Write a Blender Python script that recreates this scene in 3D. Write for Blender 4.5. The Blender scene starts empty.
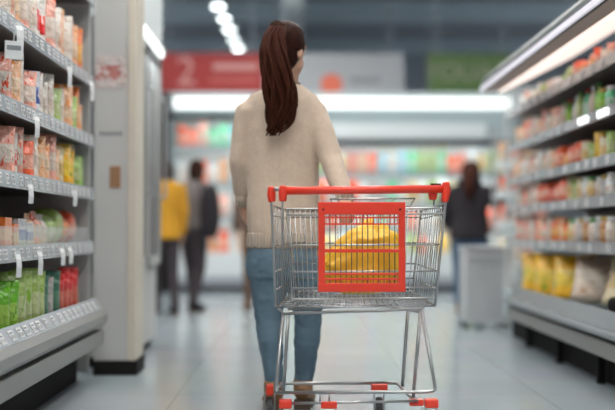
import bpy, bmesh, math, random
from mathutils import Vector, Matrix, Euler, noise
random.seed(7)
SC = bpy.context.scene
COL = SC.collection
PI = math.pi
# ------------------------------------------------------------------ camera numbers (615 x 410 picture)
F = 1200.0; VX, VY = 298.0, 230.0; H = 0.82
def at(px, py, D):
    return Vector(((px - VX) / F * D, D, H - (py - VY) / F * D))

# ------------------------------------------------------------------ materials
def _new(name):
    m = bpy.data.materials.new(name); m.use_nodes = True
    nt = m.node_tree
    return m, nt, nt.nodes['Principled BSDF']
def mat(name, col, rough=.5, metal=0.0, emit=0.0, var=.06, scale=18.0, bump=0.0, bscale=120.0, coat=0.0, spec=.5, emitcol=None):
    m, nt, b = _new(name)
    N, L = nt.nodes, nt.links
    tc = N.new('ShaderNodeTexCoord')
    nz = N.new('ShaderNodeTexNoise'); nz.inputs['Scale'].default_value = scale; nz.inputs['Detail'].default_value = 4
    L.new(tc.outputs['Object'], nz.inputs['Vector'])
    mx = N.new('ShaderNodeMix'); mx.data_type = 'RGBA'
    d = [max(0, c * (1 - var)) for c in col]; u = [min(1, c * (1 + var)) for c in col]
    mx.inputs['A'].default_value = (*d, 1); mx.inputs['B'].default_value = (*u, 1)
    L.new(nz.outputs['Fac'], mx.inputs['Factor'])
    L.new(mx.outputs['Result'], b.inputs['Base Color'])
    b.inputs['Roughness'].default_value = rough; b.inputs['Metallic'].default_value = metal
    b.inputs['Coat Weight'].default_value = coat
    b.inputs['Specular IOR Level'].default_value = spec
    if emit:
        b.inputs['Emission Color'].default_value = (*(emitcol or col), 1); b.inputs['Emission Strength'].default_value = emit
    if bump:
        n2 = N.new('ShaderNodeTexNoise'); n2.inputs['Scale'].default_value = bscale
        L.new(tc.outputs['Object'], n2.inputs['Vector'])
        bp = N.new('ShaderNodeBump'); bp.inputs['Strength'].default_value = bump; bp.inputs['Distance'].default_value = .01
        L.new(n2.outputs['Fac'], bp.inputs['Height']); L.new(bp.outputs['Normal'], b.inputs['Normal'])
    return m

def pack_mat(name, base, label, spot, lo=.25, hi=.62, rough=.3, amount=.5):
    """printed wrapper: a base film, a label band and printed patches"""
    m, nt, b = _new(name)
    N, L = nt.nodes, nt.links
    tc = N.new('ShaderNodeTexCoord'); sep = N.new('ShaderNodeSeparateXYZ')
    L.new(tc.outputs['Generated'], sep.inputs['Vector'])
    oi = N.new('ShaderNodeObjectInfo')
    nz = N.new('ShaderNodeTexNoise'); nz.noise_dimensions = '4D'; nz.inputs['Scale'].default_value = 4.0; nz.inputs['Detail'].default_value = 2
    L.new(tc.outputs['Generated'], nz.inputs['Vector'])
    ml = N.new('ShaderNodeMath'); ml.operation = 'MULTIPLY'; ml.inputs[1].default_value = 40
    L.new(oi.outputs['Random'], ml.inputs[0]); L.new(ml.outputs[0], nz.inputs['W'])
    def step(src, v):
        s = N.new('ShaderNodeMath'); s.operation = 'GREATER_THAN'; s.inputs[1].default_value = v
        L.new(src, s.inputs[0]); return s.outputs[0]
    a = step(sep.outputs['Z'], lo); c = step(sep.outputs['Z'], hi)
    band = N.new('ShaderNodeMath'); band.operation = 'SUBTRACT'; L.new(a, band.inputs[0]); L.new(c, band.inputs[1])
    m1 = N.new('ShaderNodeMix'); m1.data_type = 'RGBA'
    m1.inputs['A'].default_value = (*base, 1); m1.inputs['B'].default_value = (*label, 1)
    L.new(band.outputs[0], m1.inputs['Factor'])
    sp = step(nz.outputs['Fac'], 1 - amount)
    m2 = N.new('ShaderNodeMix'); m2.data_type = 'RGBA'
    m2.inputs['B'].default_value = (*spot, 1)
    L.new(m1.outputs['Result'], m2.inputs['A']); L.new(sp, m2.inputs['Factor'])
    L.new(m2.outputs['Result'], b.inputs['Base Color'])
    b.inputs['Roughness'].default_value = rough
    b.inputs['Coat Weight'].default_value = .6; b.inputs['Coat Roughness'].default_value = .15
    n3 = N.new('ShaderNodeTexNoise'); n3.inputs['Scale'].default_value = 30
    L.new(tc.outputs['Object'], n3.inputs['Vector'])
    bp = N.new('ShaderNodeBump'); bp.inputs['Strength'].default_value = .6; bp.inputs['Distance'].default_value = .03
    L.new(n3.outputs['Fac'], bp.inputs['Height']); L.new(bp.outputs['Normal'], b.inputs['Normal'])
    return m

def glass_mat(name, tint=(.9, .95, .95), alpha=.25, rough=.05):
    m, nt, b = _new(name)
    N, L = nt.nodes, nt.links
    nz = N.new('ShaderNodeTexNoise'); nz.inputs['Scale'].default_value = 6
    mr = N.new('ShaderNodeMapRange'); mr.inputs['To Min'].default_value = rough * .8; mr.inputs['To Max'].default_value = rough * 1.3
    L.new(nz.outputs['Fac'], mr.inputs['Value']); L.new(mr.outputs['Result'], b.inputs['Roughness'])
    b.inputs['Base Color'].default_value = (*tint, 1)
    b.inputs['Alpha'].default_value = alpha
    b.inputs['Specular IOR Level'].default_value = .9
    return m

M = {}
M['floor'] = None
M['shelf'] = mat('shelf_enamel', (.50, .49, .47), .4)
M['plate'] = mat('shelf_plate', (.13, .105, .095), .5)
M['fascia'] = mat('left_fascia', (.24, .24, .23), .35, .2)
M['shelf_dark'] = mat('dark_back_panel', (.055, .042, .038), .7)
M['rail'] = mat('price_rail_plastic', (.38, .41, .44), .25)
M['steel_panel'] = mat('brushed_fascia', (.42, .43, .42), .35, .3)
M['white_panel'] = mat('painted_panel', (.50, .495, .48), .5, var=.03, scale=3)
M['beige'] = mat('beige_trim', (.60, .54, .45), .5)
M['black'] = mat('black_plastic', (.012, .011, .011), .8, spec=.15)
M['chrome'] = mat('zinc_wire', (.40, .40, .395), .25, .95, var=.12)
M['bright_wire'] = mat('bright_wire', (.62, .62, .61), .3, .9, var=.1)
M['zinc_dark'] = mat('zinc_tube', (.45, .45, .45), .3, .95, var=.12)
M['red'] = mat('red_plastic', (.80, .045, .018), .38, var=.05, coat=.2)
M['rubber'] = mat('grey_rubber', (.06, .06, .06), .7)
M['ceiling'] = mat('ceiling_paint', (.62, .70, .76), .8, scale=2)
M['beam'] = mat('beam_paint', (.36, .38, .42), .7)
M['wall'] = mat('wall_paint', (.42, .47, .52), .8, scale=2)
M['duct'] = mat('duct_metal', (.80, .84, .85), .5)
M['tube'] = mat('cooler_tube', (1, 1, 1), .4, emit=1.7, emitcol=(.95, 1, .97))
M['lamp'] = mat('lamp_diffuser', (1, 1, 1), .4, emit=26.0, emitcol=(1, .97, .93))
M['spot'] = mat('spot_diffuser', (1, 1, 1), .4, emit=9.0, emitcol=(.90, 1, 1))
M['caselight'] = mat('case_diffuser', (.7, .55, .48), .4, emit=1.2, emitcol=(1, .82, .74))
M['innertube'] = mat('shelf_tube', (1, 1, 1), .4, emit=20.0, emitcol=(.97, 1, .99))
M['cooler_grey'] = mat('cooler_enamel', (.36, .43, .45), .4)
M['cooler_white'] = mat('cooler_white', (.72, .76, .76), .4)
M['sign_red'] = mat('sign_red', (.33, .02, .018), .5)
M['sign_white'] = mat('sign_white', (.34, .35, .37), .5)
M['sign_green'] = mat('sign_green', (.08, .145, .04), .5)
M['sign_pale'] = mat('sign_lettering', (.56, .26, .24), .5)
M['sign_grey'] = mat('sign_grey_letter', (.20, .21, .22), .5)
M['sign_olive'] = mat('sign_olive_letter', (.27, .28, .20), .5)
M['sign_orange'] = mat('sign_orange', (.62, .13, .07), .5)
M['tag'] = mat('price_card', (.66, .67, .67), .5)
M['ink'] = mat('tag_ink', (.20, .20, .22), .6)
M['skin'] = mat('skin', (.58, .34, .24), .5, var=.05)
M['hair'] = None
M['denim'] = mat('denim', (.13, .205, .265), .85, var=.22, scale=9, bump=.25, bscale=500)
M['leather'] = mat('brown_leather', (.32, .17, .085), .5)
M['sole'] = mat('dark_sole', (.10, .065, .045), .7)
M['clear'] = glass_mat('clear_plastic', alpha=.22)
M['glass'] = glass_mat('door_glass', (.55, .62, .63), .14, .04)
M['alu'] = mat('aluminium_frame', (.42, .43, .43), .35, .5)
M['grey_bin'] = mat('grey_plastic', (.42, .43, .44), .5)
M['eye'] = mat('eye_white', (.8, .8, .78), .2)

def floor_mat():
    m, nt, b = _new('polished_tile_floor')
    N, L = nt.nodes, nt.links
    tc = N.new('ShaderNodeTexCoord')
    br = N.new('ShaderNodeTexBrick'); br.offset = 0
    br.inputs['Scale'].default_value = 1.0; br.inputs['Brick Width'].default_value = .6; br.inputs['Row Height'].default_value = .6
    br.inputs['Mortar Size'].default_value = .004
    br.inputs['Color1'].default_value = (.37, .425, .455, 1); br.inputs['Color2'].default_value = (.40, .455, .485, 1); br.inputs['Mortar'].default_value = (.28, .32, .34, 1)
    L.new(tc.outputs['Object'], br.inputs['Vector'])
    nz = N.new('ShaderNodeTexNoise'); nz.inputs['Scale'].default_value = 1.7; nz.inputs['Detail'].default_value = 5
    L.new(tc.outputs['Object'], nz.inputs['Vector'])
    mr = N.new('ShaderNodeMapRange'); mr.inputs['To Min'].default_value = .13; mr.inputs['To Max'].default_value = .24
    L.new(nz.outputs['Fac'], mr.inputs['Value']); L.new(mr.outputs['Result'], b.inputs['Roughness'])
    mx = N.new('ShaderNodeMix'); mx.data_type = 'RGBA'; mx.blend_type = 'MULTIPLY'; mx.inputs['Factor'].default_value = .18
    L.new(br.outputs['Color'], mx.inputs['A']); L.new(nz.outputs['Color'], mx.inputs['B'])
    L.new(mx.outputs['Result'], b.inputs['Base Color'])
    return m
M['floor'] = floor_mat()

def hair_mat(name, c0, c1):
    m, nt, b = _new(name)
    N, L = nt.nodes, nt.links
    tc = N.new('ShaderNodeTexCoord'); mp = N.new('ShaderNodeMapping'); mp.inputs['Scale'].default_value = (90, 90, 5)
    nz = N.new('ShaderNodeTexNoise'); nz.inputs['Scale'].default_value = 1.0; nz.inputs['Detail'].default_value = 6
    L.new(tc.outputs['Object'], mp.inputs['Vector']); L.new(mp.outputs['Vector'], nz.inputs['Vector'])
    mx = N.new('ShaderNodeMix'); mx.data_type = 'RGBA'
    mx.inputs['A'].default_value = (*c0, 1); mx.inputs['B'].default_value = (*c1, 1)
    L.new(nz.outputs['Fac'], mx.inputs['Factor']); L.new(mx.outputs['Result'], b.inputs['Base Color'])
    bp = N.new('ShaderNodeBump'); bp.inputs['Strength'].default_value = .6; bp.inputs['Distance'].default_value = .01
    L.new(nz.outputs['Fac'], bp.inputs['Height']); L.new(bp.outputs['Normal'], b.inputs['Normal'])
    b.inputs['Roughness'].default_value = .42; b.inputs['Specular IOR Level'].default_value = .04
    return m
M['hair'] = hair_mat('brown_hair', (.018, .006, .004), (.075, .024, .014))
M['hair_dark'] = hair_mat('dark_hair', (.012, .006, .004), (.05, .022, .014))

def knit_mat(name, col, fine=230.0, strength=.35, rib=None):
    m, nt, b = _new(name)
    N, L = nt.nodes, nt.links
    tc = N.new('ShaderNodeTexCoord')
    vo = N.new('ShaderNodeTexVoronoi'); vo.inputs['Scale'].default_value = fine
    L.new(tc.outputs['Object'], vo.inputs['Vector'])
    nz = N.new('ShaderNodeTexNoise'); nz.inputs['Scale'].default_value = 60; nz.inputs['Detail'].default_value = 5
    L.new(tc.outputs['Object'], nz.inputs['Vector'])
    mx = N.new('ShaderNodeMix'); mx.data_type = 'RGBA'
    mx.inputs['A'].default_value = (*[c * .86 for c in col], 1); mx.inputs['B'].default_value = (*[min(1, c * 1.12) for c in col], 1)
    L.new(nz.outputs['Fac'], mx.inputs['Factor']); L.new(mx.outputs['Result'], b.inputs['Base Color'])
    bp = N.new('ShaderNodeBump'); bp.inputs['Strength'].default_value = strength; bp.inputs['Distance'].default_value = .006
    h = vo.outputs['Distance']
    if rib:
        wv = N.new('ShaderNodeTexWave'); wv.wave_type = 'BANDS'; wv.bands_direction = 'X'; wv.inputs['Scale'].default_value = rib
        L.new(tc.outputs['Object'], wv.inputs['Vector']); h = wv.outputs['Fac']
        bp.inputs['Distance'].default_value = .012; bp.inputs['Strength'].default_value = .7
    L.new(h, bp.inputs['Height']); L.new(bp.outputs['Normal'], b.inputs['Normal'])
    b.inputs['Roughness'].default_value = .95
    b.inputs['Sheen Weight'].default_value = .25
    return m
M['knit'] = knit_mat('oatmeal_knit', (.60, .47, .365))
M['knit_rib'] = knit_mat('oatmeal_rib', (.58, .465, .36), rib=22.0)

# ------------------------------------------------------------------ mesh helpers
def link(name, me, m=None, parent=None, smooth=False):
    o = bpy.data.objects.new(name, me); COL.objects.link(o)
    if m is not None and len(me.materials) == 0: me.materials.append(m)
    if parent is not None: o.parent = parent
    if smooth:
        for p in me.polygons: p.use_smooth = True
    return o
class MB:
    def __init__(s): s.bm = bmesh.new()
    def box(s, lo, hi, bev=0.0):
        lo, hi = Vector(lo), Vector(hi)
        r = bmesh.ops.create_cube(s.bm, size=1)
        c, d = (lo + hi) / 2, hi - lo
        for v in r['verts']: v.co = Vector((v.co.x * d.x, v.co.y * d.y, v.co.z * d.z)) + c
        if bev:
            es = list({e for v in r['verts'] for e in v.link_edges})
            bmesh.ops.bevel(s.bm, geom=es, offset=bev, segments=2, affect='EDGES', profile=.6)
        return s
    def tube(s, pts, r, n=8, cap=True, closed=False):
        pts = [Vector(p) for p in pts]
        rr = r if isinstance(r, (list, tuple)) else [r] * len(pts)
        rings = []; up = None
        for i, p in enumerate(pts):
            if closed: t = (pts[(i + 1) % len(pts)] - pts[i - 1])
            else: t = pts[min(i + 1, len(pts) - 1)] - pts[max(i - 1, 0)]
            t.normalize()
            if up is None:
                a = Vector((0, 0, 1)) if abs(t.z) < .9 else Vector((1, 0, 0))
                up = (a - t * a.dot(t)).normalized()
            else:
                up = (up - t * up.dot(t)).normalized()
            w = t.cross(up)
            q = rr[i]; qa, qb = q if isinstance(q, (list, tuple)) else (q, q)
            rings.append([s.bm.verts.new(p + up * math.cos(2 * PI * k / n) * qa + w * math.sin(2 * PI * k / n) * qb) for k in range(n)])
        m = len(rings)
        for i in range(m if closed else m - 1):
            A, B = rings[i], rings[(i + 1) % m]
            for k in range(n):
                s.bm.faces.new((A[k], A[(k + 1) % n], B[(k + 1) % n], B[k]))
        if cap and not closed:
            s.bm.faces.new(rings[0][::-1]); s.bm.faces.new(rings[-1])
        return s
    def loft(s, secs, n=24):
        """secs: (x, y, z, rx, ry) horizontal ellipses, bottom to top"""
        rings = [[s.bm.verts.new((x + rx * math.cos(2 * PI * k / n), y + ry * math.sin(2 * PI * k / n), z)) for k in range(n)] for x, y, z, rx, ry in secs]
        for A, B in zip(rings, rings[1:]):
            for k in range(n): s.bm.faces.new((A[k], A[(k + 1) % n], B[(k + 1) % n], B[k]))
        s.bm.faces.new(rings[0][::-1]); s.bm.faces.new(rings[-1])
        return s
    def ell(s, c, r, seg=20, rot=None):
        x = bmesh.ops.create_uvsphere(s.bm, u_segments=seg, v_segments=max(8, seg * 2 // 3), radius=1)
        c = Vector(c)
        for v in x['verts']:
            p = Vector((v.co.x * r[0], v.co.y * r[1], v.co.z * r[2]))
            if rot is not None: p = rot @ p
            v.co = p + c
        return s
    def lathe(s, prof, n=14, c=(0, 0, 0)):
        c = Vector(c)
        rings = [[s.bm.verts.new(c + Vector((r * math.cos(2 * PI * k / n), r * math.sin(2 * PI * k / n), z))) for k in range(n)] for r, z in prof]
        for A, B in zip(rings, rings[1:]):
            for k in range(n): s.bm.faces.new((A[k], A[(k + 1) % n], B[(k + 1) % n], B[k]))
        s.bm.faces.new(rings[0][::-1]); s.bm.faces.new(rings[-1])
        return s
    def prism(s, poly, axis, a, b):
        """extrude a 2-D polygon along axis 'x' or 'y'; poly holds the other two coordinates"""
        def P(u, v, w): return (w, u, v) if axis == 'x' else (u, w, v)
        A = [s.bm.verts.new(P(u, v, a)) for u, v in poly]; B = [s.bm.verts.new(P(u, v, b)) for u, v in poly]
        n = len(poly)
        for k in range(n): s.bm.faces.new((A[k], A[(k + 1) % n], B[(k + 1) % n], B[k]))
        s.bm.faces.new(A[::-1]); s.bm.faces.new(B)
        return s
    def mesh(s, name='mesh'):
        bmesh.ops.recalc_face_normals(s.bm, faces=s.bm.faces)
        me = bpy.data.meshes.new(name); s.bm.to_mesh(me); s.bm.free(); return me
    def build(s, name, m, parent=None, smooth=False):
        return link(name, s.mesh(name), m, parent, smooth)
def remesh(mb, voxel, smooth_it=4, disp=None):
    """union of overlapping shapes as one continuous surface"""
    me = mb.mesh('raw'); o = bpy.data.objects.new('raw', me); COL.objects.link(o)
    r = o.modifiers.new('r', 'REMESH'); r.mode = 'VOXEL'; r.voxel_size = voxel
    q = o.modifiers.new('s', 'SMOOTH'); q.iterations = smooth_it; q.factor = .5
    dg = bpy.context.evaluated_depsgraph_get()
    out = bpy.data.meshes.new_from_object(o.evaluated_get(dg))
    bpy.data.objects.remove(o); bpy.data.meshes.remove(me)
    if disp:
        nm = [v.normal.copy() for v in out.vertices]
        for v, n in zip(out.vertices, nm): v.co += n * disp(v.co)
    out.materials.clear()
    for p in out.polygons: p.use_smooth = True
    return out
def arc(pts, r, k=5):
    """polyline with rounded corners"""
    pts = [Vector(p) for p in pts]; out = [pts[0]]
    for a, b, c in zip(pts, pts[1:], pts[2:]):
        u = (a - b); v = (c - b); q = min(r, u.length * .45, v.length * .45)
        p0 = b + u.normalized() * q; p1 = b + v.normalized() * q
        for i in range(k + 1):
            t = i / k
            out.append(p0 * (1 - t) ** 2 + b * 2 * t * (1 - t) + p1 * t * t)
    out.append(pts[-1]); return out

def tag(o, label=None, cat=None, group=None, kind=None):
    if label: o['label'] = label
    if cat: o['category'] = cat
    if group: o['group'] = group
    if kind: o['kind'] = kind
    return o
def empty(name, loc=(0, 0, 0), rz=0.0, parent=None):
    o = bpy.data.objects.new(name, None); COL.objects.link(o); o.location = loc; o.rotation_euler = (0, 0, rz)
    o.empty_display_size = .1
    if parent is not None: o.parent = parent
    return o
def copy_tree(o, parent=None):
    c = o.copy(); COL.objects.link(c)
    if parent is not None: c.parent = parent
    for ch in list(o.children): copy_tree(ch, c)
    return c
ORD = ['first', 'second', 'third', 'fourth', 'fifth', 'sixth', 'seventh', 'eighth', 'ninth', 'tenth', 'eleventh', 'twelfth', 'thirteenth', 'fourteenth', 'fifteenth', 'sixteenth', 'seventeenth', 'eighteenth', 'nineteenth', 'twentieth', 'twenty-first', 'twenty-second', 'twenty-third', 'twenty-fourth', 'twenty-fifth', 'twenty-sixth', 'twenty-seventh', 'twenty-eighth', 'twenty-ninth', 'thirtieth']

# ------------------------------------------------------------------ the room
XL, XR, YB, YF, ZC = -6.0, 7.0, -3.0, 24.0, 4.4
tag(MB().box((XL, YB, -.1), (XR, YF, 0)).build('floor', M['floor']), kind='structure')
tag(MB().box((XL, YB, ZC), (XR, YF, ZC + .1)).build('ceiling', M['ceiling']), kind='structure')
tag(MB().box((XL, YF, 0), (XR, YF + .1, ZC)).build('wall_back', M['wall']), kind='structure')
tag(MB().box((XL - .1, YB, 0), (XL, YF, ZC)).build('wall_left', M['wall']), kind='structure')
tag(MB().box((XR, YB, 0), (XR + .1, YF, ZC)).build('wall_right', M['wall']), kind='structure')
tag(MB().box((XL, YB - .1, 0), (XR, YB, ZC)).build('wall_front', M['white_panel']), kind='structure')
for k in range(6):
    y = 13.8 + k * 1.75
    tag(MB().box((XL, y, ZC - .22), (XR, y + .28, ZC)).build('trim_%d' % (k + 1), M['beam'] if k % 2 == 0 else M['ceiling']), kind='structure')
# air duct seen end-on above the woman's head
d = MB().tube([(-.07, 12, 4.02), (-.07, YF, 4.02)], .15, 20).build('air_duct', M['duct'], smooth=True)
for k in range(8):
    MB().tube([(-.07, 13.2 + k * 1.3, 4.02), (-.07, 13.26 + k * 1.3, 4.02)], .162, 20).build('joint_band', M['duct'], d)
for k in range(4):
    MB().tube([(-.07, 13.9 + k * 2.6, 4.15), (-.07, 13.9 + k * 2.6, ZC)], .012, 6).build('hanger', M['beam'], d)
tag(d, 'round grey air duct running along the ceiling above the woman', 'duct')

# ceiling lamps: the visible spot row, plus unseen rows added as fill light
def lamp_proto():
    r = empty('added_ceiling_lamp')
    MB().box((-.16, -.62, .0), (.16, .62, .06), .012).build('housing', M['cooler_white'], r)
    MB().prism([(-.145, 0), (.145, 0), (.11, -.035), (-.11, -.035)], 'y', -.60, .60).build('diffuser', M['lamp'], r)
    for s in (-.5, .5): MB().tube([(0, s, .06), (0, s, ZC - 4.2)], .006, 6).build('hanger', M['beam'], r)
    return r
def spot_proto():
    r = empty('spot_lamp')
    MB().lathe([(.13, .0), (.15, .01), (.15, .07), (.06, .10)], 24).build('housing', M['cooler_white'], r, True)
    MB().lathe([(.07, -.03), (.088, -.01), (.088, .002)], 24).build('diffuser', M['spot'], r, True)
    MB().tube([(0, 0, .10), (0, 0, ZC - 4.2)], .01, 8).build('hanger', M['beam'], r)
    return r
sp = spot_proto()
for i, py in enumerate((5.5, 17.5, 28.5, 38.5, 47.5)):
    o = sp if i == 0 else copy_tree(sp)
    px = (218, 224, 229, 233.5, 238)[i]; D = F * (4.2 - H) / (VY - py)
    o.location = ((px - VX) / F * D, D, 4.2)
    tag(o, ('nearest' if i == 0 else 'farthest' if i == 4 else ORD[i] + ' nearest') + ' lit spot lamp of the ceiling row left of the woman\'s head', 'ceiling lamp', 'spot lamps of the visible ceiling row')
lp = lamp_proto(); first = True
for X, ys in ((-2.7, [1.0 + i * 2.0 for i in range(7)]), (-.45, [-2.2 + i * 2.0 for i in range(9)]), (1.0, [-2.2 + i * 2.0 for i in range(9)]), (-4.2, [1.2 + i * 3 for i in range(5)]), (4.4, [1.2 + i * 3 for i in range(5)]), (-5.6, [16, 18.2, 20.4]), (6.45, [16, 18.2, 20.4])):  # unseen lamp rows, added to brighten the aisles, goods and ceiling
    for y in ys:
        o = lp if first else copy_tree(lp); first = False
        o.location = (X, y, 4.2)
        tag(o, 'added ceiling lamp outside the picture, giving the store fill light', 'ceiling lamp', 'added fill lamps out of the picture')

# ------------------------------------------------------------------ packets and other goods (one mesh of each kind, copied)
def pouch_mesh(w, h, t, seed, seal=True):
    rnd = random.Random(seed); bm = bmesh.new(); nx, nz = 8, 10
    def th(u, v):
        a = 1 - abs(2 * u - 1) ** 3.2
        bt = .86 + .14 * min(1, v / .35)
        if v > .55: bt *= max(.03, 1 - ((v - .55) / .36) ** 1.7) if v < .9 else .03
        return t / 2 * a * bt
    F_, B_ = [], []
    off = rnd.random() * 50
    for j in range(nz + 1):
        v = j / nz; f, b = [], []
        for i in range(nx + 1):
            u = i / nx
            x = (u - .5) * w * (1 - .05 * math.sin(PI * v)); z = v * h
            q = noise.noise(Vector((x * 28 + off, z * 28, 0))) * .007
            y = max(.0015, th(u, v))
            e = 0 if i in (0, nx) else q
            f.append(bm.verts.new((x, -y + e, z))); b.append(bm.verts.new((x, y + e * .5, z)))
        F_.append(f); B_.append(b)
    for j in range(nz):
        for i in range(nx):
            bm.faces.new((F_[j][i], F_[j][i + 1], F_[j + 1][i + 1], F_[j + 1][i]))
            bm.faces.new((B_[j][i + 1], B_[j][i], B_[j + 1][i], B_[j + 1][i + 1]))
        bm.faces.new((F_[j][0], F_[j + 1][0], B_[j + 1][0], B_[j][0]))
        bm.faces.new((F_[j + 1][nx], F_[j][nx], B_[j][nx], B_[j + 1][nx]))
    for i in range(nx):
        bm.faces.new((F_[0][i + 1], F_[0][i], B_[0][i], B_[0][i + 1]))
        bm.faces.new((F_[nz][i], F_[nz][i + 1], B_[nz][i + 1], B_[nz][i]))
    bmesh.ops.recalc_face_normals(bm, faces=bm.faces)
    me = bpy.data.meshes.new('packet'); bm.to_mesh(me); bm.free()
    for p in me.polygons: p.use_smooth = True
    return me
def bag_mesh(w, d, h, seed, rough=.02):
    """filled soft bag that sags on its base"""
    mb = MB(); x = bmesh.ops.create_uvsphere(mb.bm, u_segments=22, v_segments=16, radius=1)
    def sg(a, e): return math.copysign(abs(a) ** e, a)
    for v in x['verts']:
        c = v.co.copy()
        px, py, pz = sg(c.x, .7) * w / 2, sg(c.y, .75) * d / 2, (sg(c.z, .8) + 1) / 2 * h
        n = noise.noise(Vector((c.x * 2.6 + seed, c.y * 2.6, c.z * 2.6))) + .5 * noise.noise(Vector((c.x * 6 + seed, c.y * 6, c.z * 6)))
        k = 1 + n * rough * 6
        v.co = Vector((px * k, py * k, max(0, pz * (1 + n * rough * 3))))
    me = mb.mesh('bag')
    for p in me.polygons: p.use_smooth = True
    return me
def carton_mesh(w, d, h):
    return MB().box((-w / 2, -d / 2, 0), (w / 2, d / 2, h), .003).mesh('carton')

PM = {   # printed wrappers: word, base, label, spot
    'pink': ('pink', (.72, .42, .36), (.70, .62, .56), (.62, .14, .10)),
    'white': ('white', (.72, .67, .62), (.68, .60, .54), (.58, .32, .24)),
    'whitered': ('white and red', (.74, .70, .66), (.70, .10, .06), (.72, .66, .60)),
    'orange': ('orange', (.66, .22, .05), (.70, .42, .22), (.60, .14, .04)),
    'peach': ('peach', (.74, .48, .34), (.72, .58, .46), (.70, .28, .12)),
    'green': ('green', (.16, .38, .07), (.34, .50, .16), (.10, .26, .05)),
    'lime': ('pale green', (.36, .46, .20), (.50, .55, .34), (.22, .36, .08)),
    'yellow': ('yellow', (.74, .46, .06), (.76, .58, .22), (.20, .30, .05)),
    'red': ('red', (.55, .06, .05), (.60, .22, .18), (.40, .03, .03)),
    'teal': ('dark green', (.05, .14, .10), (.12, .22, .16), (.03, .08, .06)),
    'brown': ('brown', (.36, .20, .11), (.52, .36, .24), (.24, .12, .06)),
    'cream': ('cream', (.70, .62, .46), (.66, .50, .30), (.60, .44, .24)),
    'blue': ('blue and white', (.62, .62, .64), (.08, .12, .32), (.66, .62, .60)),
    'grey': ('grey', (.42, .40, .39), (.55, .52, .50), (.30, .28, .27)),
    'aqua': ('pale blue', (.42, .62, .70), (.66, .76, .80), (.25, .50, .62)),
    'snow': ('white', (.80, .82, .82), (.78, .74, .70), (.70, .52, .44)),
    'snowy': ('white', (.66, .56, .48), (.70, .62, .54), (.40, .26, .18)),
    'coral': ('coral', (.74, .20, .14), (.76, .46, .38), (.62, .10, .07)),
    'mint': ('mint green', (.20, .55, .34), (.60, .74, .64), (.12, .40, .22)),
}
def vivid(c, k=1.5):
    m = sum(c) / 3; return tuple(min(.9, max(.008, m + (x - m) * k)) for x in c)
PK = {k: pack_mat('wrap_' + k, *[vivid(c) for c in v[1:]], amount=.38) for k, v in PM.items()}
POUCH = [pouch_mesh(.110, .215, .068, 1), pouch_mesh(.112, .19, .07, 2), pouch_mesh(.10, .235, .066, 3), pouch_mesh(.115, .17, .072, 4), pouch_mesh(.108, .20, .068, 5)]
TALL = [pouch_mesh(.12, .25, .07, 11), pouch_mesh(.115, .235, .07, 12)]
SHORT = [pouch_mesh(.112, .145, .072, 21), pouch_mesh(.11, .155, .07, 22)]
CART = [carton_mesh(.11, .08, .12), carton_mesh(.10, .09, .10)]
BAGS = [bag_mesh(.17, .16, .17, 3.1), bag_mesh(.16, .15, .14, 8.4), bag_mesh(.18, .16, .19, 13.7)]
def setmat(o, m):
    o.material_slots[0].link = 'OBJECT'; o.material_slots[0].material = m
PROTO = {}
BLANK = mat('wrapper_film', (.7, .7, .7), .3)
def put(mesh, name, wrap, loc, rz, sc=1.0, tilt=0.0):
    if mesh.name not in PROTO:
        if not mesh.materials: mesh.materials.append(BLANK)
        PROTO[mesh.name] = o = link(name, mesh)
    else:
        o = PROTO[mesh.name].copy(); COL.objects.link(o); o.name = name
    loc = (loc[0], loc[1], loc[2] + .0035)
    o.location = loc; o.rotation_euler = (tilt, 0, rz); o.scale = (sc, sc, sc) if not isinstance(sc, tuple) else sc
    setmat(o, PK[wrap]); return o
# jars and bottles with lids
def vessel(name, prof, lid_prof, dz):
    o = MB().lathe(prof, 16).build(name, BLANK, smooth=True)
    l = MB().lathe(lid_prof, 16).build('lid' if name == 'jar' else 'cap', M['cooler_white'], o, smooth=True)
    l.location = (0, 0, dz); return o
JAR = vessel('jar', [(.036, 0), (.042, .006), (.043, .09), (.040, .102), (.031, .112), (.031, .118)], [(.033, 0), (.034, .004), (.034, .02), (.031, .024)], .113)
BOT = vessel('bottle', [(.034, 0), (.040, .008), (.041, .13), (.036, .165), (.017, .205), (.015, .225)], [(.017, 0), (.018, .003), (.018, .026), (.015, .03)], .222)
USED = set()
def put_vessel(src, wrap, lidm, loc, sc=1.0):
    if src.name not in USED: USED.add(src.name); o = src
    else: o = copy_tree(src)
    o.location = (loc[0], loc[1], loc[2] + .003); o.scale = (sc, sc, sc); o.rotation_euler = (0, 0, random.uniform(0, 6))
    setmat(o, PK[wrap]); c = o.children[0]; setmat(c, lidm); return o
LID = {k: mat('lid_' + k, c, .4) for k, c in dict(white=(.75, .76, .75), red=(.6, .07, .05), green=(.12, .36, .10), gold=(.55, .38, .10), blue=(.10, .20, .45)).items()}

def tag_card(parent, x, y, z, w=.06, h=.036, side=1, lean=.0):
    mb = MB(); mb.box((-.001, -w / 2, -h / 2), (.001, w / 2, h / 2)); c = mb.build('price_tag', M['tag'], parent)
    me = c.data; me.materials.append(M['ink'])
    bm = bmesh.new(); bm.from_mesh(me)
    rnd = random.Random(int(y * 1000))
    def bar(y0, y1, z0, z1):
        s = .0016 * side
        vs = [bm.verts.new((s, a, b)) for a, b in ((y0, z0), (y1, z0), (y1, z1), (y0, z1))]
        f = bm.faces.new(vs); f.material_index = 1
    for k in range(7):
        a = -w * .42 + k * w * .055; bar(a, a + w * (.02 if k % 2 else .035), -h * .35, h * .02)
    bar(-w * .42, w * .30, h * .15, h * .30)
    bar(w * .12, w * .40, -h * .35, -h * .02)
    bm.to_mesh(me); bm.free()
    c.location = (x, y, z); c.rotation_euler = (0, lean, 0)
    return c

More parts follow.
